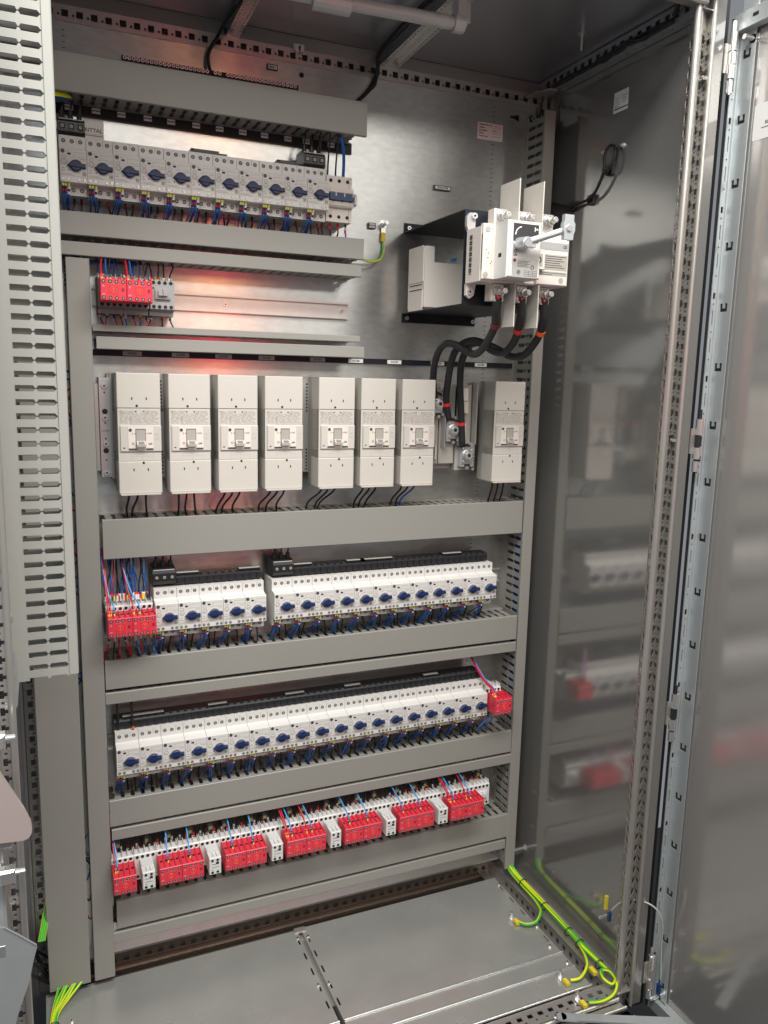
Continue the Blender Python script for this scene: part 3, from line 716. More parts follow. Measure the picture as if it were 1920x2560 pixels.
# row 2 and 4 wires
def mess(label, x, z, n, cols, up, group, seed, d0=40, spread=8, w=90):
    q = thing('wire_bundle', label, 'wires', x, 0, z, group); g = random.Random(seed)
    for i in range(n):
        m = MB(); wx = 4+(w-8)*i/max(1, n-1)+g.uniform(-2, 2); c = g.choice(cols); s = 1 if up > 0 else -1
        m.cyl((wx, d0+10, -6*s), (wx, d0+8, 4*s), 2.1, g.choice(('yellowferrule', 'redband', 'paper', 'navy_flat', 'yellow')), 8); m.cyl((wx, d0+8, 4*s), (wx, d0+6, 8*s), 2.2, g.choice(('redband', 'paper', 'ink')), 8)
        b = g.uniform(-spread, spread)
        m.tube([(wx, d0+7, 6*s), (wx+b*.4, d0+8, 6*s+(up-6*s)*.3), (wx+b, d0+g.uniform(-4, 14), 6*s+(up-6*s)*.65), (wx+b*g.uniform(.2, 1.5), d0-6, up)], 1.5, c, 6, sub=4); part('wire', m, q)
    return q
RB = ('bluewire', 'redwire', 'blackwire', 'bluewire')
mess('red and blue wires above the two red contactors of the second row', 57, 1445, 10, RB, 45, 'wires of the second row', 1, 45)
mess('short black wires above the grey contactor of the second row', 150, 1445, 4, ('blackwire',), 40, 'wires of the second row', 2, 45, w=44)
mess('red and blue wires below the two red contactors of the second row', 57, 1382, 8, ('bluewire', 'redwire', 'blackwire'), -30, 'wires of the second row', 3, 45)
mess('black wires below the grey contactor of the second row', 150, 1382, 3, ('blackwire',), -30, 'wires of the second row', 4, 45, w=44)
mess('thick fan of blue wires above the two red contactors next to the short group', 48, 832, 20, ('bluewire', 'bluewire', 'blackwire', 'bluewire', 'bluewire', 'blackwire', 'redwire'), 88, 'wires of the red contactors beside the short group', 5, 48, 12, 88)
mess('loose wires below the two red contactors next to the short group', 50, 752, 9, ('redwire', 'bluewire', 'blackwire', 'bluewire'), -56, 'wires of the red contactors beside the short group', 6, 62, 10, 90)
control_wires('red and blue wires entering the left red contactor beside the short group', 50, 811, [(4, 'redwire', -4), (8, 'redwire', -6), (14, 'lightblue', -16)], 'control wires beside the short group', 105)
control_wires('red and blue wires entering the right red contactor beside the short group', 95, 811, [(5, 'redwire', -14), (16, 'lightblue', -26)], 'control wires beside the short group', 105)
control_wires('red and blue wires looping up from the single red contactor of the longest row', 918, 523, [(4, 'redwire', -30), (8, 'redwire', -32), (12, 'lightblue', -34), (10, 'redwire', -36)], 'control wires at the right', 92)
control_wires('red control wires entering the right red contactor of the second row', 102, 1437, [(5, 'redwire', -3), (12, 'bluewire', -3), (36, 'blackwire', -2)], 'control wires of the second row', 45, 60)
control_wires('red control wires entering the left red contactor of the second row', 57, 1437, [(5, 'redwire', 4), (14, 'bluewire', 0), (20, 'blackwire', 2)], 'control wires of the second row', 45, 60)
mess('blue wires curving from the single red contactor down to the left', 905, 468, 3, ('bluewire',), -48, 'control wires at the right', 8, 74, 26, 40)

# ------------------------------------------------------------------ large moulded case breakers
def mc_base():
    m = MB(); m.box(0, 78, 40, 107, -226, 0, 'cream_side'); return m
def mc_cover(z0, z1):
    def fn():
        m = MB(); m.cbox(-.3, 78.3, 60, 108.5, z0, z1, 'cream', 1.2); return m
    return fn
def mc_side_dummy(): pass
def mc_mid():
    m = MB(); m.cbox(0, 78, 60, 107.5, -164.5, -65.5, 'cream', .8)
    m.cbox(4, 78.4, 106, 110.5, -146, -97.5, 'cream', 1); m.box(4.6, 5.8, 110, 110.9, -144, -100, 'print_light'); return m
def mc_handle():
    m = MB(); m.box(18, 63.5, 110.4, 111.2, -142, -100, 'offwhite')
    m.box(31, 50, 111, 111.4, -138, -103, 'print'); m.box(32.6, 48.6, 111.3, 111.6, -136, -105.5, 'cream_side'); return m
def mc_toggle():
    m = MB(); m.prism([(108, -124), (117, -129), (119.5, -132), (118, -137), (110, -139)], lambda u, v, w: (32.8+w, u, v), 16.2, 'cream'); m.prism([(114.2, -127.1), (118.6, -130.5), (118.8, -131.8), (114, -128.6)], lambda u, v, w: (35.5+w, u+.5, v+.3), 11, 'print'); return m
def mc_bar():
    m = MB(); m.box(18.5, 34, 111, 111.8, -142.5, -139.8, 'badge'); m.box(50, 63, 111, 111.8, -142.5, -139.8, 'badge'); return m
def mc_marks():
    m = MB()
    for x, z in ((26.5, -47), (52.5, -47), (27, -180.5), (53, -180.5)): m.box(x-1, x+1, 108.5, 108.8, z-2.5, z+2.5, 'hole')
    for x, z in ((35, -60.5), (45, -167.5)): m.cyl((x, 108.4, z), (x, 108.9, z), 2.3, 'hole', 12)
    for x in (33, 47.5): m.box(x-1.5, x+1.5, 107.4, 107.8, -72, -70, 'hole')
    m.box(9, 12, 110.5, 110.9, -140, -138, 'hole'); m.cyl((22, 111.2, -105.5), (22, 111.7, -105.5), 3, 'badge', 16)
    m.cyl((52, 111.2, -112), (52, 111.5, -112), 1.1, 'redband', 8); m.cyl((30, 111.2, -112), (30, 111.5, -112), 1.1, 'redband', 8)
    m.torus((26.5, 111.3, -131), (0, 1, 0), 1.9, .4, 'ink', 12, 4); m.box(25, 25.8, 111.2, 111.5, -114, -110, 'ink')
    g = random.Random(5)
    for i in range(11):
        x = 3+(i % 3)
        while x < 70:
            w_ = g.uniform(4, 15)
            if not (-73 < -70.5-i*2.2 and (30 < x < 50)): m.box(x, min(x+w_, 75), 107.5, 107.7, -71-i*2.2, -70.1-i*2.2, 'print_mid')
            x += w_+g.uniform(1.5, 4)
    m.box(23, 75, 107.5, 107.7, -95.6, -95.2, 'print_mid'); m.box(23, 23.5, 107.5, 107.7, -95.6, -80, 'print_mid')
    for x in (6, 54): m.torus((x, 107.7, -71.5), (0, 1, 0), 2.2, .35, 'print_mid', 12, 4)
    m.box(-.2, 0, 62, 98, -150, -62, 'side_label')
    for i in range(14): m.box(-.4, -.2, 64, 90-(i*5 % 9), -70-i*5.4, -69-i*5.4, 'print_light')
    for a in (24, 43, 63): m.box(a, a+.4, 107.5, 107.7, -162, -150, 'print_light')
    for z in (-149, -155): m.box(24, 63, 107.5, 107.7, z-.3, z, 'print_light')
    for z in (-112, -114.5, -120, -122.5): m.box(66, 74, 110.5, 110.8, z-.6, z, 'print_light')
    return m
def mc_foot():
    m = MB(); m.box(2, 76, 44, 112, -228.5, -226, 'cream')
    m.prism([(4, -2.5), (74, -2.5), (72, -3.6), (50, -3.6), (48, -2.8), (30, -2.8), (28, -3.6), (6, -3.6)], lambda u, v, w: (u, 58+w, v-226), 53, 'cream')
    return m
ON = text('ON', 4.2, 'print', FRONT(57.5, 111.3, -112)); OFF = text('OFF', 4.2, 'ink', FRONT(57.5, 111.3, -132))
MX = [81, 174.5, 268, 361.3, 474, 567, 661, 890]
for i, x in enumerate(MX):
    lab = f'large cream circuit breaker with toggle off, {ORD[i]} from the left' if i < 7 else 'large cream circuit breaker standing alone at the right of the row'
    q = thing('circuit_breaker', lab, 'circuit breaker', x, 0, 1273, 'large cream circuit breakers')
    part('housing', cached('mc_base', mc_base), q); part('terminal_cover', cached('mc_top', mc_cover(-65, 0)), q); part('terminal_cover', cached('mc_bot', mc_cover(-226, -165)), q)
    part('front', cached('mc_mid', mc_mid), q); part('escutcheon', cached('mc_handle', mc_handle), q); part('toggle', cached('mc_toggle', mc_toggle), q)
    part('trip_window', cached('mc_bar', mc_bar), q); part('marking', cached('mc_marks', mc_marks), q); part('foot', cached('mc_foot', mc_foot), q)
    part('lettering', ON, q); part('lettering', OFF, q)
    g = random.Random(i+40)
    qq = thing('wire_bundle', f'three black wires below the {ORD[i] if i < 7 else "separate right"} large cream breaker', 'wires', x, 0, 1047, 'black wires below the cream breakers')
    sh = (-2, 5, -14, -14, -26, -10, -22, 6)[i]
    for j in range(3):
        m = MB(); wx = 14+j*20*(.75 if i else .8); e = wx+sh+g.uniform(-2, 9)
        m.tube([(wx+6, 78, 2), (wx+5+sh*.2, 78, -14), (e, 66, -38), (e+g.uniform(-3, 8), 50, -66)], 2.1, 'bluewire' if (i == 6 and j == 2) else 'blackwire', 7); part('wire', m, qq)
# carrier plates behind
q = thing('adapter_plate', 'long grey carrier plate behind the left four cream breakers', 'plate', 68, 0, 1068, 'carrier plates of the cream breakers')
m = MB(); m.box(2, 380, 8, 38, 0, 203, 'aluminium'); part('plate', m, q)
m = MB(); m.cyl((8, 38, 0), (8, 38, 203), 4, 'aluminium', 10); part('edge_tube', m, q)
for x in (14, 102, 195, 290, 377):
    m = MB()
    for k in range(9): m.cyl((x, 38, 190-7*k), (x, 38.5, 190-7*k), 2, 'hole', 8)
    for k in range(7): m.cyl((x, 38, 52-7*k), (x, 38.5, 52-7*k), 2, 'hole', 8)
    part('vent_holes', m, q); m = MB(); m.torus((x, 39, 135), (0, 1, 0), 3.6, 1, 'screw', 12, 6); part('screw', m, q); m = MB(); m.torus((x, 39, 40), (0, 1, 0), 3.6, 1, 'screw', 12, 6); part('screw', m, q)
q = thing('adapter_plate', 'grey carrier plate behind the three cream breakers right of the gap', 'plate', 462, 0, 1068, 'carrier plates of the cream breakers')
m = MB(); m.box(0, 410, 8, 38, 4, 203, 'aluminium'); part('plate', m, q)
m = MB()
for x in (8, 404):
    for k in range(9): m.cyl((x, 38, 190-7*k), (x, 38.5, 190-7*k), 2, 'hole', 8)
    for k in range(7): m.cyl((x, 38, 52-7*k), (x, 38.5, 52-7*k), 2, 'hole', 8)
part('vent_holes', m, q)
q = thing('busbar_support', 'narrow grey screwed support plate left of the first cream breaker', 'bracket', 52, 0, 1073)
m = MB(); m.box(-6, 1, 4, 44, 12, 178, 'aluminium'); m.box(2, 21.5, 4, 50, 0, 190, 'aluminium'); m.box(3, 20, 50, 51, 174, 188, 'aluminium'); part('plate', m, q)
for z in (174, 114, 64, 8): m = MB(); m.cyl((11.5, 50, z), (11.5, 52.5, z), 5, 'screw', 16); m.cyl((11.5, 52.5, z), (11.5, 53, z), 2, 'hole', 6); part('screw', m, q)
m = MB()
for z, r in ((126, 5.2), (51, 5.2), (162, 1.6), (104, 1.6), (74, 1.6), (33, 1.6)): m.cyl((11.5, 50, z), (11.5, 50.5, z), r, 'hole', 14)
m.box(5, 18, 50, 50.3, 88.6, 89.4, 'hole'); part('hole', m, q)
# open terminals between seventh and eighth
q = thing('open_terminal', 'open grey feed terminal with three stepped clamps under the thick black cables', 'terminal block', 752, 0, 1068)
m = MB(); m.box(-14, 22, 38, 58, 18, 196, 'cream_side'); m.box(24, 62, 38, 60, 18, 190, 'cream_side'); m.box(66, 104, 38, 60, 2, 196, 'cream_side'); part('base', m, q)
m = MB(); m.box(28, 30, 40, 80, 56, 188, 'aluminium'); m.box(66, 68, 40, 80, 60, 190, 'aluminium'); m.box(106, 108, 38, 82, 62, 200, 'aluminium'); m.box(112, 118, 38, 60, 0, 202, 'aluminium'); part('barrier', m, q)
m = MB(); m.box(80, 92, 60, 66, 160, 188, 'paper'); m.box(80, 92, 60, 68, 132, 158, 'offwhite'); m.box(82, 91, 60, 64, 70, 110, 'offwhite'); m.box(-4, 0, 60, 66, 20, 60, 'cream'); m.box(4, 8, 60, 66, 24, 60, 'cream'); m.box(12, 16, 60, 66, 28, 60, 'cream'); part('clip', m, q)
m = MB()
for k in range(9): m.cyl((115, 60, 190-7*k), (115, 60.5, 190-7*k), 2, 'hole', 8)
for k in range(5): m.cyl((115, 60, 36-7*k), (115, 60.5, 36-7*k), 2, 'hole', 8)
part('vent_holes', m, q)
for k, (x, z) in enumerate(((14, 153), (54, 95), (92, 37))):
    m = MB(); m.box(x-18, x+16, 56, 72, z-26, z+26, 'galv'); m.box(x-15, x+13, 72, 74, z-20, z+20, 'screw')
    m.cyl((x, 74, z), (x, 80, z), 12, 'screw', 20); m.cyl((x, 80, z), (x, 82, z), 9, 'galv', 6); m.cyl((x, 82, z), (x, 82.4, z), 4.5, 'hole', 6)
    m.box(x-6, x+6, 72, 76, z+20, z+26, 'hole'); m.box(x-6, x+6, 72, 76, z-26, z-20, 'hole'); m.cyl((x+2, 74, z+27), (x+2, 80, z+27), 4, 'screw', 12); m.cyl((x-2, 74, z-28), (x-2, 80, z-28), 3.5, 'screw', 12)
    for sx, sz in ((-10, 14), (11, 12), (-10, -14), (10, -14)): m.cyl((x+sx, 74, z+sz), (x+sx, 75.5, z+sz), 2, 'bolt', 8)
    part('clamp', m, q)

# ------------------------------------------------------------------ strips and labels
def strip(label, x0, x1, z0, z1, d=5, step=None):
    q = thing('label_strip', label, 'label strip', x0, 0, z0)
    m = MB(); m.box(0, x1-x0, 0, d, 0, z1-z0, 'blackmetal'); m.box(0, x1-x0, d, d+.8, 0, 1.2, 'blackmetal'); m.box(0, x1-x0, d, d+.8, z1-z0-1.2, z1-z0, 'blackmetal'); part('holder', m, q); return q
q = strip('dark strip with small white breaker labels under the top duct', -4, 575, 1736, 1757)
for i, x in enumerate((22.5, 69.3, 113.9, 161.7, 204.8, 252.3, 297.7, 343.7, 387.8, 436.3, 475.6, 528.8)):
    w = 14.5; m = MB(); m.box(-w/2, w/2, 5, 6.3, -4.6, 4.6, 'paper'); pp = part('label_plate', m, q, x=x+4, z=12.3)
    part('lettering', text('MCB%d' % (45+i), 4.4, 'ink', FRONT(0, 6.4, 0)), pp)
q = strip('black strip with circuit labels running above the cream breakers', 46, 995, 1304.5, 1316)
for i, (x, w) in enumerate(zip((121.6, 214.4, 301.2, 391.8, 504.1, 592.3, 685.2, 794, 907.5), (36, 34, 34, 34, 34, 34, 34, 34, 32))):
    m = MB(); m.box(-w/2, w/2, 5, 6.3, -4.2, 4.2, 'grey' if i < 5 else 'paper'); pp = part('label_plate', m, q, x=x-46, z=5.8)
    part('lettering', text('DCCB%d' % (i+1), 5.4, 'ink', FRONT(0, 6.4, 0)), pp)
for t, x, z, w, h, d, sz, lab in (('EBAR.1', 404.5, 1878.5, 21, 10.5, 5, 4.2, 'small black framed label above the earth bar'), ('ISOLATOR', 791, 1692.5, 40, 9.5, 7, 5.6, 'black framed label reading isolator above the black bracket'),
                                ('E.STUD', 624.5, 1597.5, 17, 12, 6, 4.4, 'small black framed label left of the earth stud')):
    q = thing('label_holder', lab, 'label', x, 0, z, 'framed labels on the plate')
    m = MB(); m.box(-w/2, w/2, 0, d, -h/2, h/2, 'black'); part('frame', m, q)
    m = MB(); m.box(-w/2+1.6, w/2-1.6, d, d+.4, -h/2+1.6, h/2-1.6, 'paper'); part('label_plate', m, q)
    part('lettering', text(t, sz, 'ink', FRONT(0, d+.5, 0)), q)
q = thing('sticker', 'pale rating sticker with handwriting at the upper right of the plate', 'sticker', 909, 0, 1827)
m = MB(); m.prism([(-31, -18), (-33, -16), (-33, 16), (-31, 18), (31, 18), (33, 16), (33, -16), (31, -18)], lambda u, v, w: (u, .1+w, v), .3, 'pinkpaper'); part('sheet', m, q)
for k, (t, x) in enumerate((('Contract No. 35-', -12), ('Station', -21), ('Assembled', -19), ('Wired', -23), ('Comp. Cust', -18))): part('lettering', text(t, 4.6, 'ink', FRONT(x, .5, 13-6*k)), q)
m = MB()
for k in range(4): m.box(4, 28, .4, .5, 8.4-6*k, 8.8-6*k, 'ink')
m.tube([(6, .6, 4), (9, .6, -1), (12, .6, 5), (14, .6, -2), (17, .6, 3)], .3, 'ink', 4); m.tube([(12, .6, 14), (15, .6, 11), (19, .6, 15), (24, .6, 12)], .25, 'ink', 4); part('handwriting', m, q)
q = thing('sticker', 'white maker sticker behind the left feed terminal block', 'sticker', 64, 0, 1720)
m = MB(); m.box(-18, 18, .1, .4, -20, 20, 'paper'); m.box(-17, 17, .4, .5, -11.6, -11, 'print'); m.box(-17, 17, .4, .5, -14.6, -13.4, 'ink'); part('sheet', m, q)
part('lettering', text('RITTAL', 9.6, 'ink', FRONT(0, .5, -5)), q)

# ------------------------------------------------------------------ earth bar and earth stud
q = thing('earth_bar', 'long brass earth bar with a row of clamp screws above the top duct', 'earth bar', 116, 0, 1836)
m = MB(); m.box(0, 338, 10, 20, -1, 12, 'black'); m.box(165, 202, 2, 20, -14, -2, 'blackmetal'); m.box(214, 300, 2, 20, -16, -2, 'blackmetal'); m.box(322, 332, 2, 20, -12, -1, 'blackmetal'); part('bar', m, q)
m = MB(); m.box(50, 325, 8, 21, -7, -1, 'copper'); part('terminal_row', m, q)
for k in range(42):
    if k in (20, 23): continue
    part('screw', cached('ebscrew', lambda: MB().cyl((0, 18, 0), (0, 26, 0), 3.5, 'bolt', 12).cyl((0, 26, 0), (0, 26.3, 0), 1.6, 'hole', 6)), q, x=5+k*7.9, z=6.5)
q = thing('earth_stud', 'threaded earth stud with washers and a yellow green wire lug', 'stud', 651, 0, 1603)
m = MB(); m.cyl((0, 0, 0), (0, 3, 0), 9, 'bolt', 20); m.cyl((0, 3, 0), (0, 6, 0), 7.5, 'screw', 20); m.cyl((0, 6, 0), (0, 12, 0), 6.2, 'bolt', 6); m.cyl((0, 12, 0), (0, 26, 0), 4, 'screw', 12); part('stud', m, q)
m = MB(); m.prism([(-5, -8), (5, -8), (4, -24), (-4, -24)], lambda u, v, w: (u, 4+w, v), 3, 'bolt'); m.box(-5, 4.5, 3, 9, -36, -18, 'yellow'); part('lug', m, q)
m = MB(); m.tube([(0, 6, -34), (1, 7, -50), (-2, 10, -64), (-12, 14, -76), (-30, 18, -82), (-55, 24, -80), (-80, 30, -78)], 2.2, 'yellow', 8, 'green'); part('wire', m, q)

# ------------------------------------------------------------------ isolator on its black bracket
q = thing('isolator_bracket', 'black folded steel bracket standing out from the plate behind the isolator', 'bracket', 702, 0, 1417)
m = MB(); m.box(0, 187, 0, 2, -19, 0, 'blackmetal'); part('flange', m, q); m = MB(); m.box(0, 187, 0, 2, 175, 194, 'blackmetal'); part('flange', m, q)
m = MB(); m.box(0, 187, 0, 280, 0, 2, 'blackmetal'); m.box(0, 187, 0, 280, 173, 175, 'blackmetal'); m.box(0, 187, 278, 280, 2, 173, 'blackmetal'); part('body', m, q)
for x, z in ((12, -9), (180, -9), (12, 184)): m = MB(); m.cyl((x, 2, z), (x, 5, z), 4.6, 'bolt', 14); m.cyl((x, 5, z), (x, 5.3, z), 1.8, 'hole', 6); part('screw', m, q)
q = thing('terminal_shroud', 'white plastic box sitting inside the black bracket', 'shroud', 703, 0, 1425)
m = MB(); m.prism([(0, 0), (100, 0), (100, 92), (22, 92), (22, 124), (2, 124), (0, 122)], lambda u, v, w: (u, 100+w, v), 10, 'offwhite'); m.box(0, 3, 30, 100, -6, 126, 'offwhite'); m.box(0, 100, 30, 100, -6, -2, 'offwhite'); part('cover', m, q)
m = MB(); m.box(-1.5, 0, 34, 106, 52, 120, 'offwhite'); m.box(-1, 0, 40, 98, 46, 47.4, 'hole'); m.box(-1, 0, 40, 98, 36, 37.4, 'hole'); m.box(-1.6, 0, 36, 104, -6, 34, 'offwhite'); part('side_panel', m, q)
m = MB(); m.prism([(70, 98), (82, 100), (84, 108), (74, 106)], lambda u, v, w: (u, 90+w, v), 4, 'lightblue'); part('clip', m, q)
iso = thing('isolator', 'cream isolator switch with steel lever handle at the upper right', 'isolator', 700, 0, 1500)
m = MB(); m.cbox(2, 190, 290, 345, -45, 52, 'offwhite', 2); part('base', m, iso)
m = MB(); m.cbox(3, 192, 340, 349, 42 - 68, 38, 'offwhite', 1.5); m.cbox(3, 30, 340, 350, -42, 56, 'offwhite', 1.5); m.cbox(120, 190, 340, 352, -44, 40, 'offwhite', 1.5); part('front', m, iso)
for pts_, x0_, c_ in (([(16, 50), (30, 50), (30, 76), (26, 84), (18, 84), (12, 76), (12, 60)], -12, 'grey'), ([(8, -45), (28, -45), (24, -66), (16, -72), (8, -66)], -4, 'offwhite'), ([(150, -45), (178, -45), (176, -66), (168, -72), (160, -66)], 0, 'offwhite')):
    m = MB(); m.prism(pts_, lambda u, v, w: (u+x0_, 284+w, v), 8, c_); part('mounting_ear', m, iso)
for x, z in ((14, 78), (10, -60)): m = MB(); m.cyl((x, 292, z), (x, 297, z), 5.5, 'bolt', 16); m.cyl((x, 297, z), (x, 297.4, z), 2.2, 'hole', 6); part('screw', m, iso)
for k, x in enumerate((54, 106, 157)):
    for s, z in ((1, 76), (-1, -60)):
        m = MB(); m.box(x-14, x+14, 300, 322, min(50*s, 90*s) if s > 0 else -76, max(50*s, 90*s) if s > 0 else -44, 'offwhite'); m.box(x-11, x+11, 322, 326, z-13, z+13, 'bolt'); part('terminal_pad', m, iso)
        m = MB(); m.cyl((x, 326, z), (x, 329, z), 11.5, 'termscrew', 22); m.cyl((x, 329, z), (x, 331.5, z), 10, 'galv', 22); m.cyl((x, 331.5, z), (x, 339, z), 8.8, 'termscrew', 6); m.cyl((x, 339, z), (x, 351, z), 5.4, 'termscrew', 16); m.cyl((x, 351, z), (x, 352, z), 4.6, 'bolt', 16); part('bolt', m, iso)
for k, x in enumerate((76, 128)):
    for s, z0, z1 in ((1, 50, 141), (-1, -124, -45)):
        m = MB(); m.box(x-1, x+1, 283, 350, z0, z1, 'barrier'); part('phase_barrier', m, iso)
# switching mechanism cover
m = MB(); m.cbox(29, 100, 349, 392, -41, 58, 'white', 2.5); part('mechanism_cover', m, iso)
m = MB(); m.box(40, 93, 392, 392.6, 22, 53, 'ink'); m.prism([(40, -4), (62, -4), (62, 8), (52, 22), (40, 22)], lambda u, v, w: (u, 392+w, v), .5, 'galvplate')
m.tube([(44, 393, 33), (46, 393, 40), (51, 393, 45), (56, 393, 47)], 1.1, 'paper', 5); m.box(84, 85.5, 392.6, 393, 41, 49, 'paper'); part('dial_plate', m, iso)
part('lettering', text('ON', 4, 'paper', FRONT(88.5, 392.8, 45)), iso); part('lettering', text('OFF', 4, 'ink', FRONT(46, 392.7, -2)), iso)
m = MB(); m.torus((45.5, 392.8, 5), (0, 1, 0), 2.6, .7, 'ink', 14, 5); part('off_mark', m, iso)
m = MB(); m.box(29, 29.6, 362, 372, -4, 3, 'hole'); m.box(28.7, 29, 362, 372, -4, 3, 'hole'); part('slot', m, iso)
m = MB(); m.box(40, 95, 392, 392.4, -40, -6, 'galvplate'); m.cyl((45, 392.4, -11), (45, 392.8, -11), 3, 'darkredband', 14)
for k in range(5): m.box(51, 78-(k*5 % 9), 392.4, 392.6, -12-2.4*k, -11.2-2.4*k, 'ink')
m.torus((83, 392.6, -21), (0, 1, 0), 3, .7, 'ink', 14, 4); m.torus((54, 392.6, -31), (0, 1, 0), 3.4, .5, 'ink', 14, 4); m.box(52.5, 55.5, 392.4, 392.7, -32.5, -29.5, 'ink')
for k in range(4): m.box(66, 92, 392.4, 392.6, -28-3*k, -27.6-3*k, 'ink')
for x in (66, 75, 84, 92): m.box(x, x+.4, 392.4, 392.6, -37, -28, 'ink')
part('rating_label', m, iso)
m = MB(); m.cbox(100, 132, 352, 360, -18, 18, 'offwhite', 1); m.box(104, 126, 360, 360.5, -12, 10, 'cream_side'); m.cyl((116, 360.5, -1), (116, 361.5, -1), 7, 'ink', 16); m.cyl((116, 361.5, -1), (116, 362, -1), 3.6, 'offwhite', 14); m.cyl((116, 362, -1), (116, 362.4, -1), 1.6, 'ink', 8); part('indicator', m, iso)
m = MB(); m.box(108, 189, 352, 352.5, 20, 34, 'grey'); m.box(134, 187, 352, 352.5, -16, 12, 'cream_side'); m.box(104, 187, 352, 352.5, -26, -19, 'cream_side')
for k in range(6): m.box(136, 184-(k*9 % 14), 352.5, 352.7, 8-4*k, 9.2-4*k, 'ink')
for k in range(2): m.box(106, 184-k*30, 352.5, 352.7, -22-3*k, -21.2-3*k, 'ink')
part('warning_label', m, iso); part('lettering', text('CE', 7, 'ink', FRONT(180, 352.8, 27)), iso)
m = MB()
for k in range(22): m.box(1.4, 2, 302, 312+0*k, -22+3.3*k-8, -22+3.3*k-8+(2.2 if k % 3 else 1), 'ink')
part('barcode', m, iso)
m = MB()
for x, z in ((12, 46), (10, -34), (175, -34)): m.cyl((x, 350 if x < 100 else 352, z), (x, 351 if x < 100 else 352.6, z), 5.2, 'cream_side', 18)
for x, z in ((22, 48), (10, 10), (15, 4), (14, -4), (22, -10), (20, -14)): m.cyl((x, 350, z), (x, 350.4, z), 1, 'hole', 8)
part('moulded_hole', m, iso)
m = MB(); m.cyl((54, 392, 17), (54, 418, 17), 12, 'galv', 20, 10); m.cyl((54, 418, 17), (54, 421, 17), 8, 'bolt', 18); m.box(52, 74, 402, 415, 10, 27, 'galv')
m.tube([(58, 410, 19), (90, 418, 30), (126, 428, 43)], 6.4, 'galv', 12, sub=3); part('handle', m, iso, 'zinc plated lever')
m = MB(); m.prism([(-12, -24), (12, -24), (13, -12), (16, -6), (16, 8), (12, 14), (12, 26), (-12, 26), (-12, 14), (-15, 8), (-15, -6), (-12, -12)], lambda u, v, w: (128+u*.8, 426+w, 46+v*.86), 9, 'galv'); m.cyl((128, 435, 45), (128, 438, 45), 6, 'bolt', 6); part('grip', m, iso, 'cast end grip of the lever')
# thick cables with coloured bands
CB = [('left', 'dark red', 'darkredband', [(754, 325, 1428), (756, 318, 1405), (764, 306, 1384), (769, 271, 1353), (771, 241, 1334), (772, 212, 1327), (763, 188, 1335), (752, 167, 1346), (741, 147, 1349), (736, 126, 1337), (736, 106, 1308), (744, 85, 1270), (752, 80, 1232)]),
      ('middle', 'red', 'redband', [(806, 325, 1428), (812, 318, 1400), (818, 302, 1376), (826, 274, 1351), (821, 248, 1332), (809, 222, 1335), (801, 197, 1350), (790, 178, 1356), (778, 160, 1352), (767, 141, 1336), (767, 122, 1309), (770, 104, 1265), (778, 85, 1229), (790, 78, 1185)]),
      ('right', 'orange', 'orangeband', [(857, 325, 1428), (864, 318, 1400), (872, 300, 1374), (870, 277, 1346), (862, 253, 1326), (849, 230, 1325), (835, 207, 1337), (818, 188, 1348), (800, 171, 1352), (793, 154, 1346), (789, 136, 1324), (793, 119, 1300), (802, 102, 1262), (814, 88, 1215), (826, 80, 1125)])]
for side, cn, band, pts in CB:
    q = thing('power_cable', f'thick black cable from the {side} isolator bolt marked with a {cn} band', 'cable', 0, 0, 0, 'thick black feed cables')
    m = MB(); m.tube(pts, 7.6, 'rubber', 14, sub=5); part('cable', m, q, sm=True)
    m = MB(); m.tube([Vector(pts[0])+Vector((0, 0, 2)), pts[1], Vector(pts[2])*.8+Vector(pts[1])*.2], 8.8, 'rubber', 14, sub=4); part('boot', m, q)
    s_ = smooth(pts, 8); m = MB(); m.tube([s_[16], s_[17], s_[18]], 8.9, band, 14, sub=2); part('marker_band', m, q)
    if side != 'left':
        i_ = min(range(len(s_)-1), key=lambda i: abs(s_[i].z-(1222 if side == 'middle' else 1176))); t_ = (s_[i_+1]-s_[i_]).normalized()
        m = MB(); m.tube([s_[i_], s_[i_]+t_*7], 8.4, 'redband', 12, sub=1); part('marker_band', m, q)
    m = MB(); m.cyl((pts[0][0]-5, 331, 1434), (pts[0][0]-3, 333, 1426), 3.5, 'redpaint', 8); m.box(pts[0][0]-9, pts[0][0]+9, 322, 329, 1422, 1442, 'bolt'); part('lug', m, q)

# ------------------------------------------------------------------ roof: rails, lamp, cables
def roofrail(label, a, b, w, back):
    q = thing('roof_rail', label, 'rail', 0, 0, 0, 'perforated roof rails')
    a = Vector(a); b = Vector(b); t = (b-a); L = t.length; t.normalize(); u = Vector((1, 0, 0)); u = (u-t*u.dot(t)).normalized(); n = t.cross(u).normalized()
    if n.z > 0: n = -n
    hs = []
    k = 8
    while k < L-10: hs += [(k, k+5, 3, 7), (k, k+5, w-7, w-3), (k+6, k+8, w/2-2, w/2+2)]; k += 12.5
    m = MB(); m.punched((0, L), (0, w), hs, lambda p, r, s: tuple(a+t*p+u*r+n*s), 1.5, 'galvplate')
    hs = [(k, k+5, 8, 13) for k in range(8, int(L-10), 12)]
    m.punched((0, L), (0, 20), hs, lambda p, r, s: tuple(a+t*p-n*r+u*s), 1.5, 'steel_roof'); m.punched((0, L), (0, 20), hs, lambda p, r, s: tuple(a+t*p-n*r+u*(w-s)), 1.5, 'steel_roof')
    m.box(a.x-3, a.x+w+2, a.y-14, a.y+2, a.z-3, a.z+14, 'blackmetal'); part('channel', m, q)
roofrail('perforated roof rail at the left behind the black cable', (313, 0, 1922), (306, 330, 1924), 25, 0)
roofrail('perforated roof rail at the right crossing under the clear lamp', (636, 0, 1921), (628, 400, 1924), 40, 0)
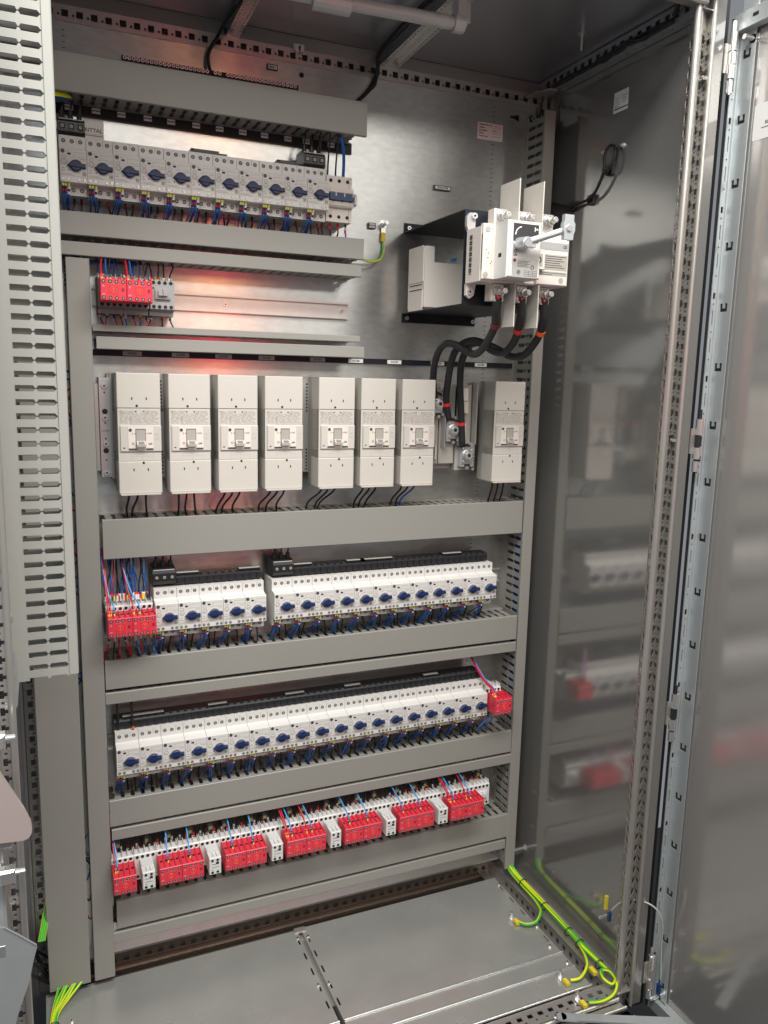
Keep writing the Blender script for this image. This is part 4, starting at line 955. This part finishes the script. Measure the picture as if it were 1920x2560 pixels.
q = thing('cabinet_lamp', 'clear plastic tube lamp hanging under the cabinet roof', 'lamp', 0, 0, 0)
A = Vector((370, 300, 1889)); B = Vector((646, 322, 1887)); 
m = MB(); m.tube([A+Vector((-60, -6, 0)), A, (A+B)/2, B], 11, 'clearplastic', 14, sub=2); part('tube', m, q)
m = MB(); m.tube([A+Vector((-60, -6, 4)), (A+B)/2+Vector((0, 0, 4)), B+Vector((0, 0, 4))], 4, 'paper', 8, sub=2); part('light_strip', m, q)
m = MB(); m.tube([A+Vector((20, 2, -3)), A+Vector((84, 7, -4))], 17, 'clearplastic', 14, sub=1); part('socket', m, q)
m = MB(); m.cyl(B+Vector((-6, 0, 0)), B+Vector((14, 1, 0)), 15, 'clearplastic', 16); m.box(B.x-2, B.x+22, B.y-12, B.y+12, B.z, B.z+48, 'clearplastic'); m.cyl(B+Vector((14, 1, -4)), B+Vector((16, 1, -4)), 7, 'paper', 12); part('end_cap', m, q)
q = thing('hanging_cable', 'black cable bending down from the left roof rail behind the top duct', 'cable', 0, 0, 0, 'black cables under the roof')
m = MB(); m.tube([(316, 190, 1930), (300, 90, 1920), (290, 18, 1905), (276, 16, 1880), (276, 16, 1858), (282, 18, 1838), (287, 24, 1818), (290, 34, 1795)], 3.4, 'rubber', 10); part('cable', m, q, sm=True)
q = thing('hanging_cable', 'twisted black cable running from the right roof rail down behind the top duct', 'cable', 0, 0, 0, 'black cables under the roof')
m = MB(); m.tube([(610, 330, 1932), (606, 190, 1928), (610, 60, 1920), (628, 12, 1906), (620, 10, 1880), (600, 12, 1855), (575, 16, 1830), (560, 26, 1800)], 4, 'rubber', 10); m.tube([(612, 330, 1925), (603, 190, 1922), (612, 60, 1914), (624, 16, 1900), (624, 6, 1878), (596, 16, 1852), (578, 12, 1828), (556, 26, 1800)], 2.6, 'rubber', 8); part('cable', m, q, sm=True)
q = thing('cage_nut', 'bright spring nut clipped to the top rear rail', 'nut', 447, 20, 1917)
m = MB(); m.box(0, 22, -16, -12, 0, 12, 'bolt'); m.box(3, 9, -12, -7, -4, 10, 'screw'); m.box(13, 19, -12, -7, -4, 10, 'screw'); m.box(9, 13, -11, -9, 1, 8, 'hole'); part('clip', m, q)
q = thing('roof_stud', 'thin screw hanging from the roof', 'screw', 962, 252, 1950)
m = MB(); m.cyl((0, 0, 0), (0, 0, -3), 9, 'steel_frame', 18); m.cyl((0, 0, -3), (0, 0, -30), 2.6, 'screw', 10); part('stud', m, q)
# dark wires along the depth rail
q = thing('cable_harness', 'dark twisted cable run along the top right depth rail', 'cable', 0, 0, 0)
for k in range(3):
    m = MB(); g = random.Random(k); m.tube([(1030+g.uniform(-3, 3), 10+i*38, 1925+g.uniform(-7, 5)) for i in range(12)], 3, 'rubber', 8, sub=3); part('cable', m, q, sm=True)
m = MB(); m.tube([(1030, 430, 1930), (1026, 445, 1945), (1022, 452, 1965)], 4, 'rubber', 8); part('cable', m, q)
m = MB(); m.tube([(1034, 20, 1925), (1036, 10, 1900), (1033, 6, 1870), (1034, 6, 1840)], 3, 'rubber', 8); part('cable', m, q)
# side wall things
q = thing('sticker', 'white maker sticker high on the side wall', 'sticker', 1060, 261, 1840)
sw = lambda d, z: (lambda u, v, w: (-.3-w, d+u, z+v))
m = MB(); m.prism([(-22, -20), (22, -20), (22, 20), (-22, 20)], lambda u, v, w: (-.1-w, u, v), .3, 'paper'); m.prism([(-20, -14.5), (22, -14.5), (22, -12), (-20, -12)], lambda u, v, w: (-.4-w, u, v), .1, 'ink')
for k in range(5): m.prism([(-19, 6-4*k), (-2-(k % 2)*3, 6-4*k), (-2-(k % 2)*3, 6.8-4*k), (-19, 6.8-4*k)], lambda u, v, w: (-.4-w, u, v), .1, 'print')
m.torus((-.4, -15, -9), (1, 0, 0), 2, .4, 'ink', 10, 4); part('sheet', m, q)
# viewed from inside the cabinet the side wall reads with +d towards the right
part('lettering', text('RITTAL', 6, 'ink', sw(-6, 14)), q)
m = MB()
for k in range(4): m.prism([(4, 8-4*k), (19-(k % 2)*4, 8-4*k), (19-(k % 2)*4, 9.2-4*k), (4, 9.2-4*k)], lambda u, v, w: (-.4-w, u, v), .1, 'print')
part('printed_lines', m, q, kind='stuff')
q = thing('side_cable', 'looped black cable clipped on the side wall', 'cable', 1052, 0, 0)
m = MB(); m.tube([(0, 40, 1684), (-2, 60, 1676), (-4, 100, 1664), (-4, 130, 1659), (-4, 160, 1660), (-5, 188, 1661), (-6, 212, 1670), (-8, 232, 1690), (-8, 243, 1712), (-8, 240, 1735), (-6, 244, 1750), (-2, 252, 1756), (0, 262, 1750), (-4, 268, 1735), (-6, 262, 1715), (-8, 250, 1703)], 3.2, 'rubber', 10); part('cable', m, q, sm=True)
for d, z in ((126, 1660), (190, 1662), (246, 1710)): m = MB(); m.box(0, 7, d-10, d+10, z-10, z+10, 'black'); part('cable_mount', m, q)
m = MB(); m.box(-12, -2, 240, 250, 1702, 1712, 'black'); part('cable_tie', m, q)
for i, (d, z) in enumerate(((221, 1750), (278, 1751))): bolt('side_bolt', 'small bright bolt on the side wall %s of the cable loop' % ('left', 'right')[i], 1060, d, z, (-1, 0, 0), 4.5, 8, 'bolts beside the cable loop')
bolt('side_bolt', 'long bright bolt on the side wall near the bottom of the right duct', 1060, 78, 78, (-1, 0, 0), 6.5, 34, mm='screw')

# ------------------------------------------------------------------ green yellow earth wires
q = thing('earth_wires', 'tied bundle of green and yellow earth wires along the right floor edge', 'earth wires', 0, 0, 0)
base = [(1012, 74, 42), (1020, 84, 26), (1026, 110, 14), (1027, 200, 12), (1027, 300, 11), (1027, 352, 10), (1028, 410, 10), (1032, 450, 10)]
for k, (dx, dz) in enumerate(((-5, 0), (0, 3), (5, 1), (-2, 6), (4, 6))):
    p = [(x+dx*(.6 if i < 1 else 1)+(k-2)*.3*(i % 2), d, z+dz) for i, (x, d, z) in enumerate(base)]
    if k == 0: p = p[:3]+[(1020, 180, 14), (1014, 215, 16), (1000, 245, 22), (975, 262, 14), (950, 255, 10), (940, 236, 8)]
    if k == 3: p = p[:6]+[(1022, 372, 14), (1010, 405, 18), (994, 430, 18), (965, 446, 12), (944, 440, 8)]
    if k == 4: p = p[:7]+[(1034, 455, 14), (1030, 478, 14), (1014, 488, 14), (1006, 470, 18), (1016, 452, 20), (1030, 462, 20), (1026, 490, 16), (1000, 512, 14), (968, 516, 12), (942, 505, 8)]
    m = MB(); m.tube(p, 3.3, 'green', 10, 'lime', sub=5, twist=.05+.02*k, band=3 if k % 2 else 2); part('wire', m, q, sm=False)
for i, (d, z) in enumerate(((126, 14), (222, 13), (318, 12), (360, 12), (430, 12))):
    m = MB(); m.torus((1027, d, z+2), (0, 1, 0), 10.5, 1.2, 'black', 16, 5); part('cable_tie', m, q)
for i, (x, d, t) in enumerate(((938, 214, 'rear'), (933, 418, 'middle'), (930, 482, 'front'))):
    qq = thing('earth_lug', f'yellow cable lug bolted to the floor, {t} one at the right', 'cable lug', x, d, 0, 'earth lugs on the floor')
    m = MB(); m.box(-4.5, 4.5, 14, 30, 3, 10, 'yellow'); part('sleeve', m, qq); m = MB(); m.box(-6, 6, -6, 16, 0, 3, 'bolt'); part('tongue', m, qq)
    m = MB(); m.cyl((0, 0, 3), (0, 0, 9), 6.5, 'bolt', 6); m.cyl((0, 0, 9), (0, 0, 18), 4, 'screw', 12); part('bolt', m, qq)
qq = thing('earth_lug', 'yellow cable lug beside the tied wire loop on the frame', 'cable lug', 1006, 420, 4, 'earth lugs on the floor')
m = MB(); m.box(-5, 5, 6, 26, 0, 8, 'yellow'); part('sleeve', m, qq); m = MB(); m.cyl((0, 0, 2), (0, 0, 9), 5, 'bolt', 12); part('bolt', m, qq)
# left group
q = thing('earth_wires', 'tied green and yellow earth wires leaving the foot of the wide left duct', 'earth wires', 0, 0, 0)
for k in range(6):
    g = random.Random(k+3); s = k-2.5
    m = MB(); m.tube([(-34+s*9, 60, 60), (-40+s*9+(k%2)*6, 70, 30), (-58+s*6, 100, 14), (-76+s*2, 135, 6), (-80+s*2.2, 175, 0), (-82+s*2.6, 240, -6), (-84+s*2.6, 320, -10)], 2.7, 'green', 10, 'lime', sub=4, twist=.06+.03*k, band=2); part('wire', m, q)
m = MB(); m.torus((-78, 160, 3), (.1, 1, 0), 9, 1.2, 'black', 16, 5); part('cable_tie', m, q)
q = thing('earth_wires', 'blurred green earth wires crossing left of the wide duct', 'earth wires', 0, 0, 0)
for k in range(3): m = MB(); m.tube([(-70+k*4, 30, 240), (-84+k*4, 60, 200), (-98+k*4, 100, 150)], 3, 'green', 10, 'lime'); part('wire', m, q)
q = thing('black_cables', 'tangle of black cables in the dark lower left corner', 'cables', 0, 0, 0)
for k in range(10):
    g = random.Random(k); m = MB(); m.tube([(-110+g.uniform(-6, 10), g.uniform(20, 90), 60+k*4), (-70, g.uniform(20, 60), 10+g.uniform(-20, 40)), (-20, g.uniform(10, 50), -10+g.uniform(-15, 40)), (30, 10, -20)], 2.8, 'rubber', 8); part('cable', m, q)
# wires glimpsed between the two left ducts
q = thing('wire_bundle', 'dark blue and red wires glimpsed in the gap between the left ducts', 'wires', 0, 0, 0)
g = random.Random(11)
for k in range(26):
    z = g.choice((g.uniform(120, 330), g.uniform(820, 1050), g.uniform(660, 700), g.uniform(1160, 1330)))
    m = MB(); m.tube([(-8, 30, z+g.uniform(-30, 30)), (0, 52+g.uniform(-8, 8), z), (10, 34, z+g.uniform(-30, 30))], 1.7, g.choice(('bluewire', 'redwire', 'blackwire', 'bluewire')), 6); part('wire', m, q)
q = thing('wire_bundle', 'yellow green and blue wires entering the left end of the top duct', 'wires', 0, 0, 0)
for k in range(7):
    m = MB(); m.tube([(-24, 60+k*2, 1728+k*3), (-4, 66, 1738+k*3), (18, 60, 1744+k*1.5), (26, 48, 1750)], 1.8, 'lime' if k > 2 else 'navy_flat', 6); part('wire', m, q)
q = thing('wire_bundle', 'blue wires crossing behind the slim ducts at the left', 'wires', 0, 0, 0)
for k in range(6):
    m = MB(); m.tube([(2, 30+k*5, 1430+k*8), (30, 60, 1466), (70, 50, 1474), (130, 40, 1474+k)], 1.7, 'bluewire' if k % 2 else 'blackwire', 6); part('wire', m, q)
q = thing('wire_bundle', 'blue wires inside the right vertical duct seen through its slots', 'wires', 0, 0, 0)
for k in range(7):
    m = MB(); m.tube([(1012+k*1.5, 30+k*6, 420), (1012+k*1.5, 42+k*4, 560), (1010+k*1.5, 34+k*5, 700), (1013, 30+k*6, 900)], 2, 'bluewire', 6, sub=3); part('wire', m, q)

# ------------------------------------------------------------------ the open door at the right
dr = thing('open_door', 'open stainless door at the right edge with a galvanised punched inner frame', 'door', 0, 0, 0)
m = MB(); m.box(1129, 1131, 498, 1130, -64, 1932, 'doorsteel'); part('panel', m, dr)
hs = []
for k in range(19): z = -6+109*k; hs += [(z, z+6, 8, 25), (z+6, z+15, 8, 13.8), (z+6, z+15, 19.2, 25)]
m = MB(); m.punched((-62, 1916), (0, 34), hs, lambda u, v, w: (1124+w, 500+v, u), 2, 'galv')
m.box(1126.8, 1128.6, 506, 528, -62, 1916, 'hole'); m.cyl((1125, 500, -62), (1125, 500, 1916), 2.2, 'galv', 8); part('stiffener', m, dr)
hs = []
for k in range(38): z = -40+51*k; hs += [(z, z+26, 5.4, 7.6), (z+36, z+39, 5, 8)]
for k in range(13): z = 60+153*k; hs += [(z-2, z+9, 3.6, 9.4)]
hs = [h for h in hs if h[1] < 1900]
U = sorted(hs); keep = []
for h in U:
    if not keep or h[0] > keep[-1][1]+1: keep.append(h)
m = MB(); m.punched((-62, 1916), (0, 13), keep, lambda u, v, w: (1110+v, 497+w, u), 2, 'galv'); m.box(1108, 1124, 492, 494, -62, 1916, 'dark'); part('stiffener_edge', m, dr)
m = MB(); m.box(1106, 1124, 500, 1128, 1890, 1918, 'galv'); m.box(1124, 1129, 500, 1128, 1896, 1918, 'galv')
for k in range(10): m.box(1105.6, 1106, 540+k*60, 552+k*60, 1902, 1908, 'hole')
part('stiffener', m, dr)
m = MB(); m.box(1112, 1124, 500, 1128, -62, -36, 'galv'); m.box(1124, 1129, 500, 1128, -62, -34, 'galv'); part('stiffener', m, dr)
q = thing('sticker', 'white maker sticker on the inside of the open door', 'sticker', 1128.8, 572, 1732)
m = MB(); m.prism([(-30, -28), (-27, -30), (30, -30), (30, 30), (-27, 30), (-30, 27)], lambda u, v, w: (-w, u, v), .4, 'paper'); m.prism([(-12, -12), (30, -12), (30, -10.6), (-12, -10.6)], lambda u, v, w: (-.4-w, u, v), .2, 'ink'); part('sheet', m, q)
part('lettering', text('RITTAL', 8, 'ink', lambda u, v, w: (-.7-w, 8+u, -4+v)), q)
bolt('door_bolt', 'stubby bright bolt on the inside of the door near the top', 1129, 528, 1893-18, (-1, 0, 0), 8, 26, mm='screw')
bolt('door_bolt', 'earthing bolt with blue lug at the bottom of the door', 1129, 512, -30, (-1, 0, 0), 8, 30, mm='bolt')
# hinges
for i, (z, t) in enumerate(((1845, 'top'), (1170, 'upper middle'), (620, 'lower middle'), (30, 'bottom'))):
    q = thing('hinge', f'bright metal {t} hinge between post and door', 'hinge', 1098, 508, z, 'door hinges')
    m = MB(); m.cyl((0, 0, -34), (0, 0, -12), 7, 'screw', 14); part('knuckle', m, q); m = MB(); m.cyl((2, 0, 12), (2, 0, 42), 7, 'screw', 14); part('knuckle', m, q)
    m = MB(); m.cyl((1, 0, -60), (1, 0, 60), 4, 'screw' if i in (0, 3) else 'black', 10); m.cyl((0, 0, -58), (0, 0, -38), 6, 'screw', 12); m.cyl((2, 0, -10), (2, 0, 10), 6.4, 'black' if i in (1, 2) else 'screw', 12); part('pin', m, q)
    m = MB(); m.box(-12, 0, -8, -4, -24, 24, 'steel_frame'); m.box(2, 9, -8, -4, -6, 34, 'steel_frame'); part('leaf', m, q)
m = MB(); m.box(1079, 1122, 462, 470, -80, 1960, 'rubber'); q = thing('gap_filler', 'added dark seal in the gap between post and door', 'filler', 0, 0, 0); part('filler', m, q)  # strip added to block the bright background and keep the gap dark
# earth strap
q = thing('earth_strap', 'clear flat earth strap with blue lugs from the post to the open door', 'earth strap', 0, 0, 0)
m = MB(); m.tube([(1040, 440, 148), (1050, 455, 175), (1062, 482, 196), (1078, 506, 200), (1094, 520, 186), (1108, 522, 150), (1116, 516, 95), (1122, 514, 40), (1126, 514, 0)], 1.7, 'braid', 8); part('strap', m, q, sm=True)
m = MB(); m.box(1035, 1042, 434, 440, 122, 142, 'navy_flat'); part('lug', m, q); m = MB(); m.box(1118, 1127, 510, 518, -20, 2, 'navy_flat'); part('lug', m, q)
q = thing('earth_lug', 'upright yellow lug with blue sleeve on the post near the floor', 'cable lug', 1038, 425, 150); m = MB(); m.box(-3.5, 3, -2.5, 2.5, -8, 24, 'yellow'); part('sleeve', m, q); m = MB(); m.cyl((-16, 0, -24), (4, 0, -24), 3.4, 'bolt', 10); part('bolt', m, q)
# door stay
q = thing('door_stay', 'flat grey steel stay bar lying across the front bottom corner', 'bar', 0, 0, 0)
m = MB(); a = Vector((862, 522, 12)); b = Vector((1075, 622, 12)); t = (b-a).normalized(); n = Vector((t.y, -t.x, 0)); 
pts = [a+n*9, a-n*9, b-n*11, b+n*11]; m.prism([(p.x, p.y) for p in pts], lambda u, v, w: (u, v, 12+w), 4, 'galv'); m.cyl((a.x, a.y, 12), (a.x, a.y, 16), 10, 'galv', 18); part('bar', m, q)

# ------------------------------------------------------------------ things at the far left edge
q = thing('lock_rod', 'bright galvanised locking rod with latch rollers at the far left edge', 'lock rod', 0, 0, 0)
m = MB(); m.box(-134, -127, 540, 546, -60, 900, 'galv'); m.box(-127, -124, 538, 542, -60, 900, 'galv'); part('rod', m, q)
for z, xx in ((785, -100), (643, -97), (588, -97), (480, -112), (230, -104)):
    m = MB(); m.cbox(xx-34, xx-12, 546, 562, z-11, z+11, 'bolt', 3); m.cyl((xx-12, 554, z+3), (xx, 554, z+3), 5, 'bolt', 14, 4); part('roller', m, q)
q = thing('grey_plate', 'loose bent grey sheet of steel at the lower left edge', 'plate', 0, 0, 0)
m = MB(); m.prism([(-127, 516), (-108, 498), (-88, 478), (-87, 475), (-93, 453), (-99, 425), (-109, 396), (-117, 373), (-125, 340), (-160, 330), (-160, 530)], lambda u, v, w: (u, 560+w, v), 1.5, 'galv')
m.tube([(-127, 562, 517), (-108, 562, 499), (-88, 562, 479)], 1.1, 'bolt', 6, sub=1); part('sheet', m, q)
q = thing('neighbour_door', 'rounded corner of a pinkish glossy door at the far left', 'door', 0, 0, 0)
m = MB(); m.prism([(-180, 800), (-123, 760), (-116, 744), (-93.6, 696), (-86, 675), (-84.6, 668), (-85.2, 661), (-87.5, 656), (-91, 653), (-96, 651.6), (-180, 658)], lambda u, v, w: (u, 572+w, v), 10, 'pinkgloss'); part('panel', m, q)
q = thing('latch', 'zinc latch lever on the inside of the left post', 'latch', 0, 0, 0)
m = MB(); m.prism([(-108, 905), (-98, 880), (-94, 840), (-98, 800), (-104, 790), (-106, 850)], lambda u, v, w: (u, 470+w, v), 6, 'galv'); part('lever', m, q)
m = MB(); m.cyl((-104, 468, 930), (-104, 484, 930), 7, 'bolt', 14); part('pivot', m, q)
m = MB(); m.box(-112, -104, 440, 450, 1000, 1180, 'galv'); part('plate', m, q)
